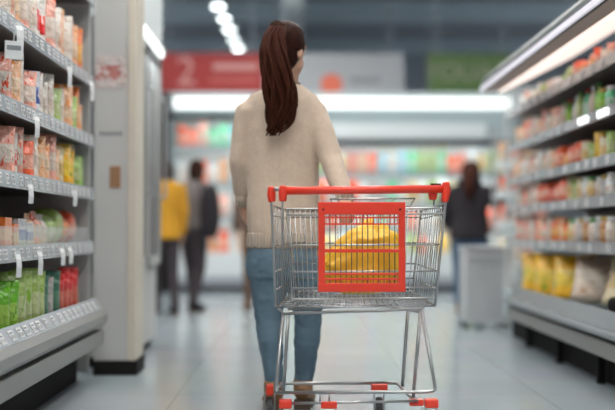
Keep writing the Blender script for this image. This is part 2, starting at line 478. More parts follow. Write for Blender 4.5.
# ------------------------------------------------------------------ left gondola
LV = [1.655, 1.335, 1.05, .76]          # price-rail tops of the four shelves
GX, GY0, GY1 = -1.11, 4.05, 6.58
g = empty('shelving_unit', (-1.4, 5.4, 0))
def gp(mb, name, m, parent=g, smooth=False):
    o = mb.build(name, m, None, smooth); o.parent = parent
    o.matrix_parent_inverse = Matrix.Translation(-Vector(g.location)) if parent is g else Matrix.Identity(4)
    return o
gp(MB().box((-1.78, GY0, .12), (-1.74, GY1, 2.4)), 'back_panel', M['shelf_dark'])
for y in (GY0, (GY0 + GY1) / 2 - .02, GY1 - .03):
    gp(MB().box((-1.74, y, .0), (-1.70, y + .03, 2.4)), 'upright', M['shelf'])
gp(MB().box((-1.72, GY1 - .03, .05), (-1.14, GY1 - .005, 2.4)), 'end_panel', M['white_panel'])
gp(MB().box((-1.74, GY0, 0), (-1.20, GY1 - .04, .16)), 'kick_base', M['black'])
gp(MB().box((-1.74, GY0, .16), (-1.16, GY1 - .04, .375)), 'base_deck', M['shelf'])
for i, z in enumerate([2.10] + LV):
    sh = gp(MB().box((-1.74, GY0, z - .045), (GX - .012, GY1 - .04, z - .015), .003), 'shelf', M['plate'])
    def sub(mb, name, m):
        o = mb.build(name, m, sh); return o
    sub(MB().prism([(GX - .012, z - .066), (GX, z - .066), (GX - .006, z), (GX - .018, z)], 'y', GY0, GY1 - .04), 'price_rail', M['rail'])
    if i == 0: continue
    y = GY0 + .3
    while y < GY1 - .12:
        tag_card(sh, GX - .001, y, z - .033, random.uniform(.055, .075), .042, 1, -.09)
        y += random.uniform(.085, .15)
# sloped price rail, bumper and lower fascia of the base
sr = gp(MB().prism([(-1.075, .392), (-1.062, .388), (-1.105, .452), (-1.118, .448)], 'y', GY0, GY1 - .04), 'base_price_rail', M['rail'])
y = GY0 + .25
while y < GY1 - .12:
    c = tag_card(sr, -1.0815, y, .421, .075, .046, 1, -.59); y += random.uniform(.10, .16)
gp(MB().prism([(-1.14, .30), (-1.06, .30), (-1.035, .325), (-1.035, .365), (-1.06, .392), (-1.14, .392)], 'y', GY0, GY1 - .03), 'bumper', M['fascia'])
gp(MB().box((-1.13, GY0, .292), (-1.10, GY1 - .03, .302)), 'bumper_slot', M['black'])
gp(MB().box((-1.12, GY0, .20), (-1.055, GY1 - .03, .282), .008), 'lower_fascia', M['fascia'])
# clear fence along the fourth shelf
gp(MB().box((GX - .035, GY0, .745), (GX - .030, GY1 - .05, .835)), 'clear_fence', M['clear'])
tag(g, 'tall left-hand shelving unit with grey shelves, tagged price rails and dark back', 'shelving')

# goods on it
def fill_left(level, z, seq, meshes, zs=1.0, step=.118, y0=4.79, word='packet', name='packet', xoff=-.075, jit=.012):
    y = y0; i = 0
    shelf = ['top', 'second', 'third', 'fourth', 'bottom'][level]
    while y < GY1 - .12 and i < 30:
        w = seq[min(i, len(seq) - 1)]
        me = meshes[i % len(meshes)]
        s = zs * random.uniform(.94, 1.06)
        o = put(me, name, w, (GX + xoff + random.uniform(-jit, jit), y, z), .70 + random.uniform(-.16, .16), s, random.uniform(-.03, .01))
        tag(o, f"{PM[w][0]} {word}, {ORD[i]} from the left on the {shelf} shelf of the left unit", word, f"{word}s on the {shelf} left shelf")
        y += step * random.uniform(.95, 1.05); i += 1
random.seed(11)
fill_left(0, 1.64, ['white', 'peach', 'pink', 'white', 'whitered', 'whitered', 'pink', 'white', 'peach', 'white', 'pink', 'peach', 'orange', 'orange', 'orange', 'green', 'orange'], TALL, 1.05, .128)
fill_left(1, 1.32, ['pink', 'peach', 'white', 'pink', 'blue', 'white', 'white', 'white', 'lime', 'white', 'peach', 'lime', 'orange', 'peach', 'orange', 'coral', 'lime', 'orange'], POUCH, 1.0, .122)
fill_left(2, 1.035, ['pink', 'whitered', 'pink', 'coral', 'white', 'peach', 'peach', 'pink', 'peach', 'cream', 'yellow', 'yellow', 'cream', 'lime', 'green', 'peach', 'pink'], POUCH, .95, .118)
random.seed(12)
y = 4.86
seq = [('carton', 'orange')] * 2 + [('carton', 'blue')] * 2 + [('packet', 'peach'), ('packet', 'pink'), ('packet', 'white'), ('bag', 'lime'), ('bag', 'lime'), ('bag', 'orange'), ('bag', 'coral'), ('bag', 'orange')]
for i, (k, w) in enumerate(seq):
    if y > GY1 - .12: break
    me = {'carton': CART, 'packet': SHORT, 'bag': BAGS}[k][i % 2]
    o = put(me, k, w, (GX - .10 - (.04 if k == 'bag' else 0), y + (.04 if k == 'bag' else 0), .745), PI / 2 + random.uniform(-.1, .1), random.uniform(.96, 1.05))
    tag(o, f"{PM[w][0]} {k}, {ORD[i]} from the left on the fourth shelf of the left unit", k, 'goods behind the clear fence')
    y += {'carton': .125, 'packet': .125, 'bag': .185}[k]
seq = ['green'] * 2 + ['lime'] * 4 + ['teal', 'grey', 'teal'] + ['red'] * 4 + ['brown', 'white', 'brown', 'grey']
y = 4.80
for i, w in enumerate(seq):
    if y > GY1 - .10: break
    small = i >= 13
    tall = w == 'lime'
    me = SHORT[i % 2] if small else TALL[i % 2]
    o = put(me, 'packet', w, (GX - .085, y, .375), .72 + random.uniform(-.14, .14), random.uniform(.95, 1.02) * (1.12 if tall else .7 if small else .98))
    tag(o, f"{PM[w][0]} packet, {ORD[i]} from the left on the bottom deck of the left unit", 'packet', 'packets on the bottom left deck')
    y += .122
# hanging shelf talkers (paper strips clipped under the rails)
def talker(px, py, D, h=.085, w=.022, label=''):
    p = at(px, py, D)
    mb = MB()
    pts = [(0, 0), (.012, -.02), (.016, -.05), (.012, -h)]
    for (a, b), (c, e) in zip(pts, pts[1:]):
        A = [mb.bm.verts.new(q) for q in ((a, -w / 2, b), (a, w / 2, b), (c, w / 2, e), (c, -w / 2, e), (a + .0015, -w / 2, b), (a + .0015, w / 2, b), (c + .0015, w / 2, e), (c + .0015, -w / 2, e))]
        for f in ((0, 1, 2, 3), (7, 6, 5, 4), (0, 4, 5, 1), (1, 5, 6, 2), (2, 6, 7, 3), (3, 7, 4, 0)): mb.bm.faces.new([A[i] for i in f])
    o = mb.build('hanging_shelf_tag', M['tag'])
    MB().box((-.004, -w * .6, -.004), (.004, w * .6, .012)).build('clip', M['clear'], o)
    o.location = (GX + .019, p.y, p.z); o.rotation_euler = (0, 0, -.85)
    return tag(o, label, 'shelf tag', 'hanging tags under the left shelves')
def dx(px): return F * -GX / (VX - px)
talker(13, 25, dx(13), .12, .03, 'white hanging tag above the price card at the left end, under top shelf')
talker(64, 66, dx(64), .10, .022, 'white hanging tag under the middle of the top shelf')
talker(87, 82, dx(87), .10, .022, 'white hanging tag at the right end under the top shelf')
talker(31, 116, dx(31), .09, .022, 'white hanging tag under the second shelf, above pale packets')
talker(25, 184, dx(25), .08, .022, 'white hanging tag at left under the third shelf')
talker(70, 190, dx(70), .08, .022, 'white hanging tag at right under the third shelf')
talker(13, 254, dx(13), .09, .022, 'leftmost white hanging tag under the fourth shelf above green packets')
talker(35, 251, dx(35), .10, .022, 'second white hanging tag from the left under the fourth shelf')
talker(58, 248, dx(58), .08, .022, 'third white hanging tag from the left under the fourth shelf')
talker(66, 247, dx(66), .08, .022, 'rightmost white hanging tag under the fourth shelf above red packets')
p = at(9, 50, dx(9) + .02)
c = MB().box((-.003, -.036, -.035), (.003, .036, .035), .002).build('price_card', M['tag'])
c.location = (GX + .012, p.y, p.z); c.rotation_euler = (0, 0, -1.0)
MB().box((.003, -.028, .0), (.0042, .028, .018)).build('printed_line', M['sign_grey'], c)
MB().tube([(.0, 0, .035), (-.004, .004, .07), (-.012, .01, .11)], .004, 6).build('clip', M['clear'], c)
tag(c, 'white price card with a grey line, hanging at the left edge of the top shelf', 'price card')

# ------------------------------------------------------------------ end panel of the left row (faces the camera)
e = empty('aisle_end_panel', (-1.04, 6.85, 0))
def ep(mb, name, m): return mb.build(name, m, e)
ep(MB().box((-.115, -.04, .08), (.075, .30, 2.5)), 'board', M['white_panel'])
ep(MB().box((.075, -.05, .08), (.122, .30, 2.5), .006), 'edge_trim', M['beige'])
ep(MB().box((-.115, -.055, 0), (.13, .30, .082)), 'plinth', M['black'])
pz = lambda py: H - (py - VY) / F * 6.8
st = ep(MB().box((-.112, -.043, pz(88)), (.065, -.04, pz(55))), 'sticker', pack_mat('sticker_print', (.56, .50, .48), (.46, .17, .15), (.58, .48, .46), .25, .70, .5, .5))
ln = ep(MB(), 'notice_line', M['sign_grey'])
for k in range(6):
    bm = bmesh.new(); bm.from_mesh(ln.data)
    q = MB(); q.bm.free(); q.bm = bm; q.box((-.085 + k * .022, -.0425, pz(135.5)), (-.085 + k * .022 + .015, -.04, pz(131.5))); bm.to_mesh(ln.data); bm.free()
n = ep(MB().box((-.028, -.046, pz(188)), (.035, -.04, pz(166)), .003), 'notice_card', M['leather'])
n.rotation_euler = (0, 0, 0)
tag(e, 'white end panel of the left shelving with beige edge and black plinth', 'panel')

# ------------------------------------------------------------------ glass-door upright freezer beyond it
fz = empty('upright_freezer', (-1.02, 8.1, 0))
def fp(mb, name, m, parent=fz, smooth=False): return mb.build(name, m, parent, smooth)
y0, y1 = -.92, .55
fp(MB().box((-.72, y0, .06), (-.68, y1, 2.45)), 'back_wall', M['white_panel'])
fp(MB().box((-.70, y0, 2.10), (.04, y1, 2.55), .01), 'top_hood', M['cooler_white'])
fp(MB().prism([(.02, 2.10), (.055, 2.11), (.055, 2.06), (.02, 2.05)], 'y', y0 + .03, y1 - .03), 'hood_light', M['tube'])
fp(MB().box((-.70, y0, .06), (.0, y1, .56), .01), 'lower_cabinet', M['white_panel'])
fp(MB().box((-.66, y0 + .02, 0), (-.04, y1 - .02, .06)), 'plinth', M['black'])
for ya in (y0, y1 - .03): fp(MB().box((-.70, ya, .56), (.0, ya + .03, 2.10)), 'side_wall', M['alu'])
for z in (.9, 1.25, 1.6): fp(MB().box((-.66, y0 + .04, z), (-.08, y1 - .04, z + .015)), 'wire_shelf', M['chrome'])
fp(MB().tube([(-.06, y0 + .06, 2.06), (-.06, y1 - .06, 2.06)], .014, 8), 'inner_tube', M['innertube'])
for i in range(2):
    a = y0 + .015 + i * .73; b = a + .71
    dr = fp(MB().box((.0, a, .58), (.035, a + .05, 2.05)).box((.0, b - .05, .58), (.035, b, 2.05)).box((.0, a, .58), (.035, b, .64)).box((.0, a, 1.99), (.035, b, 2.05)), 'door', M['alu'])
    MB().box((.012, a + .05, .64), (.020, b - .05, 1.99)).build('pane', M['glass'], dr)
    MB().tube(arc([(.035, b - .07, 1.05), (.075, b - .07, 1.05), (.075, b - .07, 1.75), (.035, b - .07, 1.75)], .02), .011, 8).build('handle', M['alu'], dr, True)
tag(fz, 'upright freezer with glass doors and pale lower cabinet behind the end panel', 'freezer')
k = 0
for z, nm in ((.575, 'lowest'), (.915, 'second lowest'), (1.265, 'middle'), (1.615, 'second highest')):
    for i in range(5):
        w = ['coral', 'white', 'orange', 'blue', 'peach', 'red'][(k * 5 + i * 2) % 6]; k += 1
        o = put(TALL[i % 2], 'packet', w, (-1.02 - .16, 7.36 + i * .27, z), PI / 2, 1.0)
        tag(o, f"{PM[w][0]} frozen packet, {ORD[i]} from the near side on the {nm} freezer shelf", 'packet', 'packets behind the freezer glass')

# ------------------------------------------------------------------ right chilled case
RX, RY0, RY1 = 1.62, 4.9, 9.35
RL = [(1.74, 1.62), (1.475, 1.62), (1.22, 1.62), (1.005, 1.62), (.755, 1.62)]
rc = empty('chilled_display_case', (2.0, 7, 0))
Ti = Matrix.Translation(-Vector(rc.location))
def rp(mb, name, m, parent=rc):
    o = mb.build(name, m, parent)
    if parent is rc: o.matrix_parent_inverse = Ti
    return o
rp(MB().box((2.25, RY0, .1), (2.32, RY1, 2.1)), 'back_panel', mat('case_back', (.16, .14, .13), .6))
rp(MB().box((1.66, RY0, 0), (2.30, RY1 - .05, .16)), 'kick_base', M['black'])
for y in (5.4, 6.4, 7.4, 8.4): rp(MB().box((1.60, y, 0), (1.64, y + .05, .16)), 'foot', M['black'])
rp(MB().box((1.60, RY0, .16), (2.25, RY1, .352)), 'base_deck', M['cooler_grey'])
sr = rp(MB().prism([(1.515, .30), (1.50, .312), (1.575, .412), (1.59, .40)], 'y', RY0, RY1 - .65), 'base_price_rail', mat('case_rail', (.13, .155, .165), .25))
y = 5.5
while y < RY1 - .8:
    tag_card(sr, 1.5375, y, .357, .075, .05, -1, .64); y += random.uniform(.11, .20)
rp(MB().prism([(1.60, .29), (1.50, .29), (1.485, .30), (1.485, .318), (1.50, .33), (1.60, .33)], 'y', RY0, RY1 - .65), 'bumper', mat('case_bumper', (.17, .19, .20), .3))
rp(MB().box((1.512, RY0, .185), (1.60, RY1 - .65, .268), .006), 'lower_fascia', mat('case_fascia', (.18, .18, .17), .4, .1))
rp(MB().box((1.53, RY0, .262), (1.60, RY1 - .65, .292)), 'slot', M['black'])
rp(MB().box((1.60, RY1 - .03, .1), (2.32, RY1, 1.95)), 'end_panel', M['clear'])
for i, (z, x) in enumerate(RL):
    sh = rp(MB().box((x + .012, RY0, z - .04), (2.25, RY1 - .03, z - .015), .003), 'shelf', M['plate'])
    MB().prism([(x + .012, z - .062), (x, z - .062), (x + .006, z), (x + .018, z)], 'y', RY0, RY1 - .03).build('price_rail', mat('right_rail', (.22, .235, .25), .25) if 'right_rail' not in bpy.data.materials else bpy.data.materials['right_rail'], sh)
    y = 6.0
    while y < RY1 - .2:
        tag_card(sh, x + .001, y, z - .032, .07, .045, -1, .09); y += random.uniform(.20, .42)
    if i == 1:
        for ya in (6.24, 6.68): MB().box((x - .006, ya, z - .052), (x + .002, ya + .22, z - .014), .002).build('shelf_light_and_glint', M['tube'], sh)  # glowing strips stand in for highlights on the rail, no lamp sits here
# canopy
rp(MB().prism([(1.30, 1.80), (1.30, 1.865), (1.36, 1.93), (2.32, 2.32), (2.32, 2.26), (1.62, 1.90), (1.42, 1.805)], 'y', RY0, 8.5), 'canopy', mat('canopy_enamel', (.07, .085, .085), .45))
rp(MB().prism([(1.32, 1.795), (1.32, 1.799), (1.41, 1.803), (1.41, 1.797)], 'y', RY0 + .02, 8.47), 'canopy_soffit', mat('soffit', (.50, .36, .30), .5))
rp(MB().prism([(1.292, 1.80), (1.30, 1.795), (1.30, 1.832), (1.292, 1.830)], 'y', RY0, 8.48), 'canopy_edge_light', mat('edge_light', (.55, .53, .58), .4, emit=.42, emitcol=(.92, .88, 1)))
rp(MB().prism([(1.41, 1.800), (1.62, 1.897), (1.95, 2.065), (1.95, 2.045), (1.62, 1.877), (1.43, 1.79)], 'y', RY0 + .05, 8.45), 'light_diffuser', M['caselight'])
tag(rc, 'long open chilled display case on the right with lit canopy and shelves of goods', 'display case')

random.seed(31)
def fill_right(i, z, seq, kind, step, n, scale=1.0, y0=6.46, xo=.085, jit=.01):
    shelf = ['top', 'second', 'third', 'fourth', 'fifth'][i]
    y = y0
    for j in range(n):
        if y > RY1 - .10: break
        w, k = seq[min(j, len(seq) - 1)] if isinstance(seq[0], tuple) else (seq[min(j, len(seq) - 1)], kind)
        loc = (RX + xo + random.uniform(-jit, jit), y, z - .015)
        s = scale * random.uniform(.95, 1.05)
        if k == 'packet': o = put(POUCH[j % 5], 'packet', w, loc, -.72 + random.uniform(-.16, .16), s * (.78, .92, .86, .80, .78)[i])
        elif k == 'bag': o = put(BAGS[j % 3], 'bag', w, (loc[0] + .03, loc[1], loc[2]), random.uniform(-.4, .4), s)
        elif k == 'jar': o = put_vessel(JAR, w, LID[['white', 'gold', 'white', 'green'][j % 4]], loc, s * 1.15)
        elif k == 'bottle': o = put_vessel(BOT, w, LID[['white', 'red', 'green'][j % 3]], loc, s * .86)
        tag(o, f"{PM[w][0]} {k}, {ORD[j]} from the right on the {shelf} shelf of the right case", k, f"goods on the {shelf} right shelf")
        y += step * random.uniform(.95, 1.05) * (1.25 if k == 'bag' else 1)
T = lambda s, k: [(w, k) for w in s.split()]
fill_right(0, 1.74, T('pink white coral', 'packet') + T('orange orange coral lime green', 'bag') + T('snow snow white lime snow cream white pink snow white', 'packet'), '', .145, 22, .66)
fill_right(1, 1.475, T('mint green', 'jar') + T('green white mint lime snow green white', 'bottle') + T('pink peach white pink peach white pink coral peach', 'packet'), '', .145, 22, .84)
fill_right(2, 1.22, T('lime cream yellow lime cream', 'packet') + T('coral coral orange coral', 'bag') + T('peach white peach snow white pink white snow peach', 'packet'), '', .145, 22, .80)
fill_right(3, 1.005, T('snow grey white cream snow', 'jar') + T('cream lime cream', 'packet') + T('coral coral red coral coral', 'bag') + T('white pink white coral white', 'packet'), '', .14, 22, .86)
fill_right(4, .755, T('white brown grey white brown grey white cream', 'jar') + T('orange peach orange orange', 'packet') + T('white pink peach coral white pink', 'packet'), '', .135, 22, .95)
# bottom deck: large bags
BIG = [pouch_mesh(.46, .36, .20, 41), pouch_mesh(.34, .33, .16, 42), pouch_mesh(.40, .34, .20, 43)]
def big(me, w, y, x, rz, sc, label, tilt=0):
    o = put(me, 'bag', w, (x + .035, y, .357 + .085 * math.sin(-tilt)), rz, sc * .82, tilt * .8); return tag(o, label, 'bag', 'large bags on the right bottom deck')
big(BIG[0], 'cream', 6.58, 1.785, -.85, 1.0, 'cream large bag leaning on the right bottom deck behind black packet, cut by frame', -.55)
big(BIG[2], 'snowy', 7.18, 1.745, -.65, 1.0, 'white large bag leaning between cream and yellow bags on the right deck', -.45)
big(BIG[1], 'yellow', 7.70, 1.725, -.66, 1.05, 'yellow large bag, first from the right on the bottom deck', -.22)
big(BIG[1], 'yellow', 8.20, 1.72, -.50, 1.05, 'yellow large bag standing in the middle of the yellow row on the deck', -.12)
big(BIG[1], 'yellow', 8.68, 1.72, -.60, 1.05, 'yellow large bag, leftmost of the standing yellow row on the deck', -.08)
big(BIG[1], 'peach', 9.10, 1.80, -.4, .9, 'peach large bag at the farthest end of the right bottom deck', -.05)
bk = put(BAGS[1], 'packet', 'brown', (1.635, 6.12, .39), .4, (.5, .8, .6)); setmat(bk, M['black'])
tag(bk, 'small black packet lying at the right edge on the front of the deck', 'packet')

# clear crates of goods at the far end of the right case and the grey bin beside them
def crate(loc, w, d, h, label):
    r = empty('clear_crate', loc); t = .006
    MB().box((-w / 2, -d / 2, 0), (w / 2, d / 2, .01)).build('crate_floor', M['clear'], r)
    for lo, hi in (((-w / 2, -d / 2, 0), (w / 2, -d / 2 + t, h)), ((-w / 2, d / 2 - t, 0), (w / 2, d / 2, h)), ((-w / 2, -d / 2, 0), (-w / 2 + t, d / 2, h)), ((w / 2 - t, -d / 2, 0), (w / 2, d / 2, h))):
        MB().box(lo, hi).build('crate_side', M['clear'], r)
    MB().box((-w / 2 - .01, -d / 2 - .01, h - .012), (w / 2 + .01, -d / 2 + .004, h + .006)).box((-w / 2 - .01, d / 2 - .004, h - .012), (w / 2 + .01, d / 2 + .01, h + .006)).box((-w / 2 - .01, -d / 2, h - .012), (-w / 2 + .004, d / 2, h + .006)).box((w / 2 - .004, -d / 2, h - .012), (w / 2 + .01, d / 2, h + .006)).build('crate_rim', M['cooler_white'], r)
    return tag(r, label, 'crate', 'clear crates by the far end of the case')
st = empty('display_table', (1.90, 10.75, 0))
MB().box((-.22, -.35, .50), (.22, .35, .53), .005).build('table_top', M['cooler_white'], st)
for sx in (-.19, .19):
    for sy in (-.32, .32): MB().tube([(sx, sy, 0), (sx, sy, .50)], .014, 8).build('leg', M['alu'], st)
tag(st, 'low white display table under the clear crates beyond the right case', 'table')
crate((1.90, 10.58, .532), .40, .28, .24, 'lower clear plastic crate of orange packets on the low display table')
rk = empty('end_rack', (2.10, 11.31, 0))
for sx in (-.24, .24):
    for sy in (-.14, .14): MB().tube([(sx, sy, 0), (sx, sy, 1.78)], .013, 8).build('post', M['alu'], rk)
RZ = (.86, 1.14, 1.42)
for z in RZ: MB().box((-.25, -.15, z - .02), (.25, .15, z)).box((-.25, -.16, z - .02), (.25, -.15, z + .05)).build('shelf', M['clear'] if False else M['cooler_white'], rk)
tag(rk, 'slim white rack of pink and coral packets beyond the end of the right case', 'rack')
random.seed(5)
for i, z in enumerate(RZ):
    for j in range(4):
        w = [['coral', 'pink', 'white', 'coral'], ['coral', 'coral', 'pink', 'peach'], ['peach', 'pink', 'peach', 'white']][i][j]
        o = put(POUCH[(i + j) % 5], 'packet', w, (2.10 - .18 + j * .12, 11.25, z), random.uniform(-.1, .1), .95)
        tag(o, f"{PM[w][0]} packet, {ORD[j]} from the left on the {['lowest', 'middle', 'top'][i]} rack shelf", 'packet', 'packets on the far rack')
for j in range(4):
    w = ['orange', 'white', 'peach', 'orange'][j]
    o = put(SHORT[j % 2], 'packet', w, (1.90 - .135 + j * .09, 10.55 + .04 * (j % 2), .543), random.uniform(-.1, .1), .8)
    tag(o, f"{PM[w][0]} packet, {ORD[j]} from the left in the clear crate", 'packet', 'packets in the clear crate')

gb = empty('wheeled_bin', (1.60, 10.45, 0)); gb.location = (1.575, 10.1, 0)
MB().box((-.195, -.2, .05), (.195, .2, .655), .02).build('body', M['grey_bin'], gb)
MB().box((-.205, -.215, .655), (.205, .215, .685), .012).build('lid', M['grey_bin'], gb)
for sx in (-.17, .17):
    for sy in (-.15, .15): MB().tube([(sx - .012, sy, .026), (sx + .012, sy, .026)], .026, 12).build('wheel', M['rubber'], gb)
MB().tube(arc([(-.15, -.2, .60), (-.15, -.235, .60), (.15, -.235, .60), (.15, -.2, .60)], .02), .010, 8).build('handle', M['alu'], gb)
tag(gb, 'grey plastic wheeled bin beside the person in the black coat', 'bin')

# ------------------------------------------------------------------ back coolers with tube light and fascia signs
BD = 16.0
bx = lambda px: (px - VX) / F * BD
bz = lambda py: H - (py - VY) / F * BD
def cooler(x0, x1, shelves, header, label):
    w = x1 - x0; r = empty('chilled_cabinet', ((x0 + x1) / 2, BD, 0))
    def P(lo, hi, name, m, par=r, bev=0): return MB().box(lo, hi, bev).build(name, m, par)
    P((-w / 2, .62, .08), (w / 2, .68, 2.6), 'back_panel', M['cooler_white'])
    P((-w / 2 + .02, .05, 0), (w / 2 - .02, .66, .08), 'kick_base', M['black'])
    P((-w / 2, 0, .20), (w / 2, .66, .52), 'base_deck', M['cooler_white'], bev=.01)
    P((-w / 2, .02, .08), (w / 2, .66, .20), 'lower_grille', M['beam'])
    for s in (-w / 2, w / 2 - .04): P((s, .0, .08), (s + .04, .66, 2.6), 'side_panel', M['cooler_grey'])
    P((-w / 2, -.02, header[0]), (w / 2, .66, 2.62), 'header', M['cooler_grey'], bev=.01)
    if header[1]: P((-w / 2 + .05, -.04, header[0] + .02), (w / 2 - .45, -.02, header[0] + .22), 'header_panel', M['cooler_white'])
    for z in shelves:
        s = P((-w / 2 + .04, .12, z - .03), (w / 2 - .04, .62, z), 'shelf', M['cooler_white'])
        MB().box((-w / 2 + .04, .105, z - .062), (w / 2 - .04, .12, z + .012)).build('price_rail', M['cooler_grey'], s)
        MB().tube([(-w / 2 + .08, .145, z - .040), (w / 2 - .08, .145, z - .040)], .009, 8).build('shelf_light_and_glint', M['innertube'], s)
    P((-w / 2, -.02, header[0] - .07), (w / 2, -.005, header[0]), 'header_lip', M['black'])
    MB().tube([(-w / 2 + .08, .03, header[0] - .03), (w / 2 - .08, .03, header[0] - .03)], .014, 8).build('header_light', M['innertube'], r)
    return tag(r, label, 'cooler', 'chilled wall units across the back')
SL = [1.95, 1.46, 1.02]; SR = [1.59, 1.18, .82]
cooler(bx(170), bx(262), SL, (2.36, False), 'bright lit wall cooler at the back, left of the woman')
cooler(bx(262), bx(520), SR, (2.02, True), 'long wall cooler at the back with grey header, right of the woman')
tl = MB().tube([at(174, 103, BD - .15), at(511, 103, BD - .15)], .072, 16).build('tube_light', M['tube'], smooth=True)
for x in (.0, .25, .5, .75, 1.0):
    p = at(176 + x * 333, 103, BD - .15); MB().box((p.x - .02, p.y, p.z - .03), (p.x + .02, p.y + .125, p.z + .03)).build('bracket', M['alu'], tl)
tag(tl, 'long glowing white light tube across the front of the back coolers', 'light')
md = MB().box((bx(170), BD - .06, bz(97)), (bx(515), BD + .5, bz(92.5))).build('cooler_cornice', M['cooler_grey'])
MB().box((bx(170), BD - .07, bz(95)), (bx(515), BD - .06, bz(93.5))).build('trim_strip', M['cooler_white'], md)
tag(md, 'narrow pale grey cornice on top of the back coolers under the signs', 'cornice')
def sign(x0, x1, m, label):
    r = empty('hanging_sign', (bx((x0 + x1) / 2), BD - .04, bz(72.5)))
    w, h = bx(x1) - bx(x0), bz(53) - bz(91.8)
    MB().box((-w / 2, 0, -h / 2), (w / 2, .05, h / 2), .006).build('board', m, r)
    for s in (-.4, .4): MB().tube([(w * s, .025, h / 2), (w * s, .025, ZC - r.location.z)], .008, 6).build('hanger', M['beam'], r)
    return tag(r, label, 'sign')
def letters(txt, size, m, parent, loc, name):
    cu = bpy.data.curves.new(name, 'FONT'); cu.body = txt; cu.size = size; cu.extrude = .003; cu.align_x = 'CENTER'; cu.align_y = 'CENTER'
    o = bpy.data.objects.new('t', cu); COL.objects.link(o)
    me = bpy.data.meshes.new_from_object(o.evaluated_get(bpy.context.evaluated_depsgraph_get()))
    bpy.data.objects.remove(o)
    me.materials.clear()
    q = link(name, me, m, parent); q.location = loc; q.rotation_euler = (PI / 2, 0, 0); return q
s1 = sign(159, 263, M['sign_red'], 'red aisle sign with a large pale number 2, above the left cooler')
letters('2', .54, M['sign_pale'], s1, (bx(186) - bx(211), -.004, .0), 'number')
MB().box((bx(213) - bx(211), -.006, .03), (bx(258) - bx(211), 0, .12), .002).build('text_line', M['sign_pale'], s1)
MB().box((bx(210) - bx(211), -.006, -.13), (bx(258) - bx(211), 0, -.07), .002).build('text_line', mat('sign_faint', (.46, .09, .08), .5), s1)
s2 = sign(264, 404, M['sign_white'], 'pale grey sign with an orange disc and grey lettering, right of the woman')
MB().tube([(bx(331.5) - bx(334), -.006, bz(84.5) - bz(72.5)), (bx(331.5) - bx(334), 0, bz(84.5) - bz(72.5))], .145, 28).build('disc', M['sign_orange'], s2)
MB().box((bx(350) - bx(334), -.005, bz(83.5) - bz(72.5)), (bx(380) - bx(334), 0, bz(77.5) - bz(72.5)), .002).build('text_line', M['sign_grey'], s2)
s3 = sign(428, 512, M['sign_green'], 'green sign with faint pale lettering above the right end of the cooler')
letters('YOUAZ', .33, M['sign_olive'], s3, (bx(467) - bx(470), -.004, .0), 'lettering')

# goods in the back coolers
random.seed(77)
def back_row(x0, x1, z, seq, kinds, where, step, scale):
    n = int((x1 - x0) / step)
    hid = sum(1 for j in range(n) if 262 < VX + F * (x0 + (j + .5) * step) / BD < 333)
    for j in range(n):
        w = seq[j % len(seq)]; k = kinds[j % len(kinds)]
        loc = (x0 + (j + .5) * step, BD + .235 + random.uniform(-.02, .02), z)
        s = scale * random.uniform(.9, 1.08)
        if k == 'bottle': o = put_vessel(BOT, w, LID[random.choice(['white', 'red', 'green', 'gold', 'blue'])], loc, s)
        elif k == 'packet': o = put(POUCH[j % 5], 'packet', w, loc, random.uniform(-.1, .1), (s * .88, s, s))
        elif k == 'carton': o = put(CART[j % 2], 'carton', w, loc, random.uniform(-.1, .1), (s * .86, s, s * 1.9))
        sh, cool = where.split(' of the ')
        if j < hid: tag(o, f"{PM[w][0]} {k}, {ORD[j]} behind the woman on the {cool}'s {sh}", k, f"goods on the {where}")
        else: tag(o, f"{PM[w][0]} {k}, {ORD[j - hid]} {'right of the woman' if hid else 'from the left'} on the {cool}'s {sh}", k, f"goods on the {where}")
LA, LB = bx(170) + .07, bx(262) - .07
RA, RB = bx(262) + .07, bx(520) - .07
nmL = ['top shelf of the left back cooler', 'middle shelf of the left back cooler', 'lower shelf of the left back cooler', 'deck of the left back cooler']
back_row(LA, LB, 1.95, 'coral coral pink mint mint aqua snow pink'.split(), ['packet'], nmL[0], .14, 1.35)
back_row(LA, LB, 1.46, 'snow pink coral snow peach aqua snow white'.split(), ['carton', 'packet'], nmL[1], .14, 1.3)
back_row(LA, LB, 1.02, 'snow peach snow white pink snow cream snow'.split(), ['packet', 'carton'], nmL[2], .14, 1.25)
back_row(LA, LB, .52, 'snow coral snow orange coral snow peach snow'.split(), ['carton'], nmL[3], .14, 1.2)
nmR = [s.replace('left', 'right') for s in nmL]
q = 'aqua snow snow mint snow lime snow cream coral peach coral aqua snow aqua mint lime lime mint coral coral snow cream lime yellow snow pink coral snow'.split()
back_row(RA, RB, 1.59, q, ['bottle', 'bottle', 'packet', 'bottle'], nmR[0], .135, 1.32)
back_row(RA, RB, 1.18, 'snow aqua snow coral peach coral snow cream coral snow grey grey mint snow cream snow lime snow cream coral snow snow'.split(), ['carton', 'packet'], nmR[1], .135, 1.3)
back_row(RA, RB, .82, 'snow cream aqua mint snow grey coral snow'.split(), ['packet', 'carton'], nmR[2], .135, 1.2)
back_row(RA, RB, .52, 'cream snow lime coral snow yellow'.split(), ['carton', 'packet'], nmR[3], .135, 1.05)

# dark pillar beyond the freezer
pl = MB().box((bx(160), BD - .25, 0), (bx(169.5), BD + .2, 2.6)).build('trim_7', M['black']); tag(pl, kind='structure')

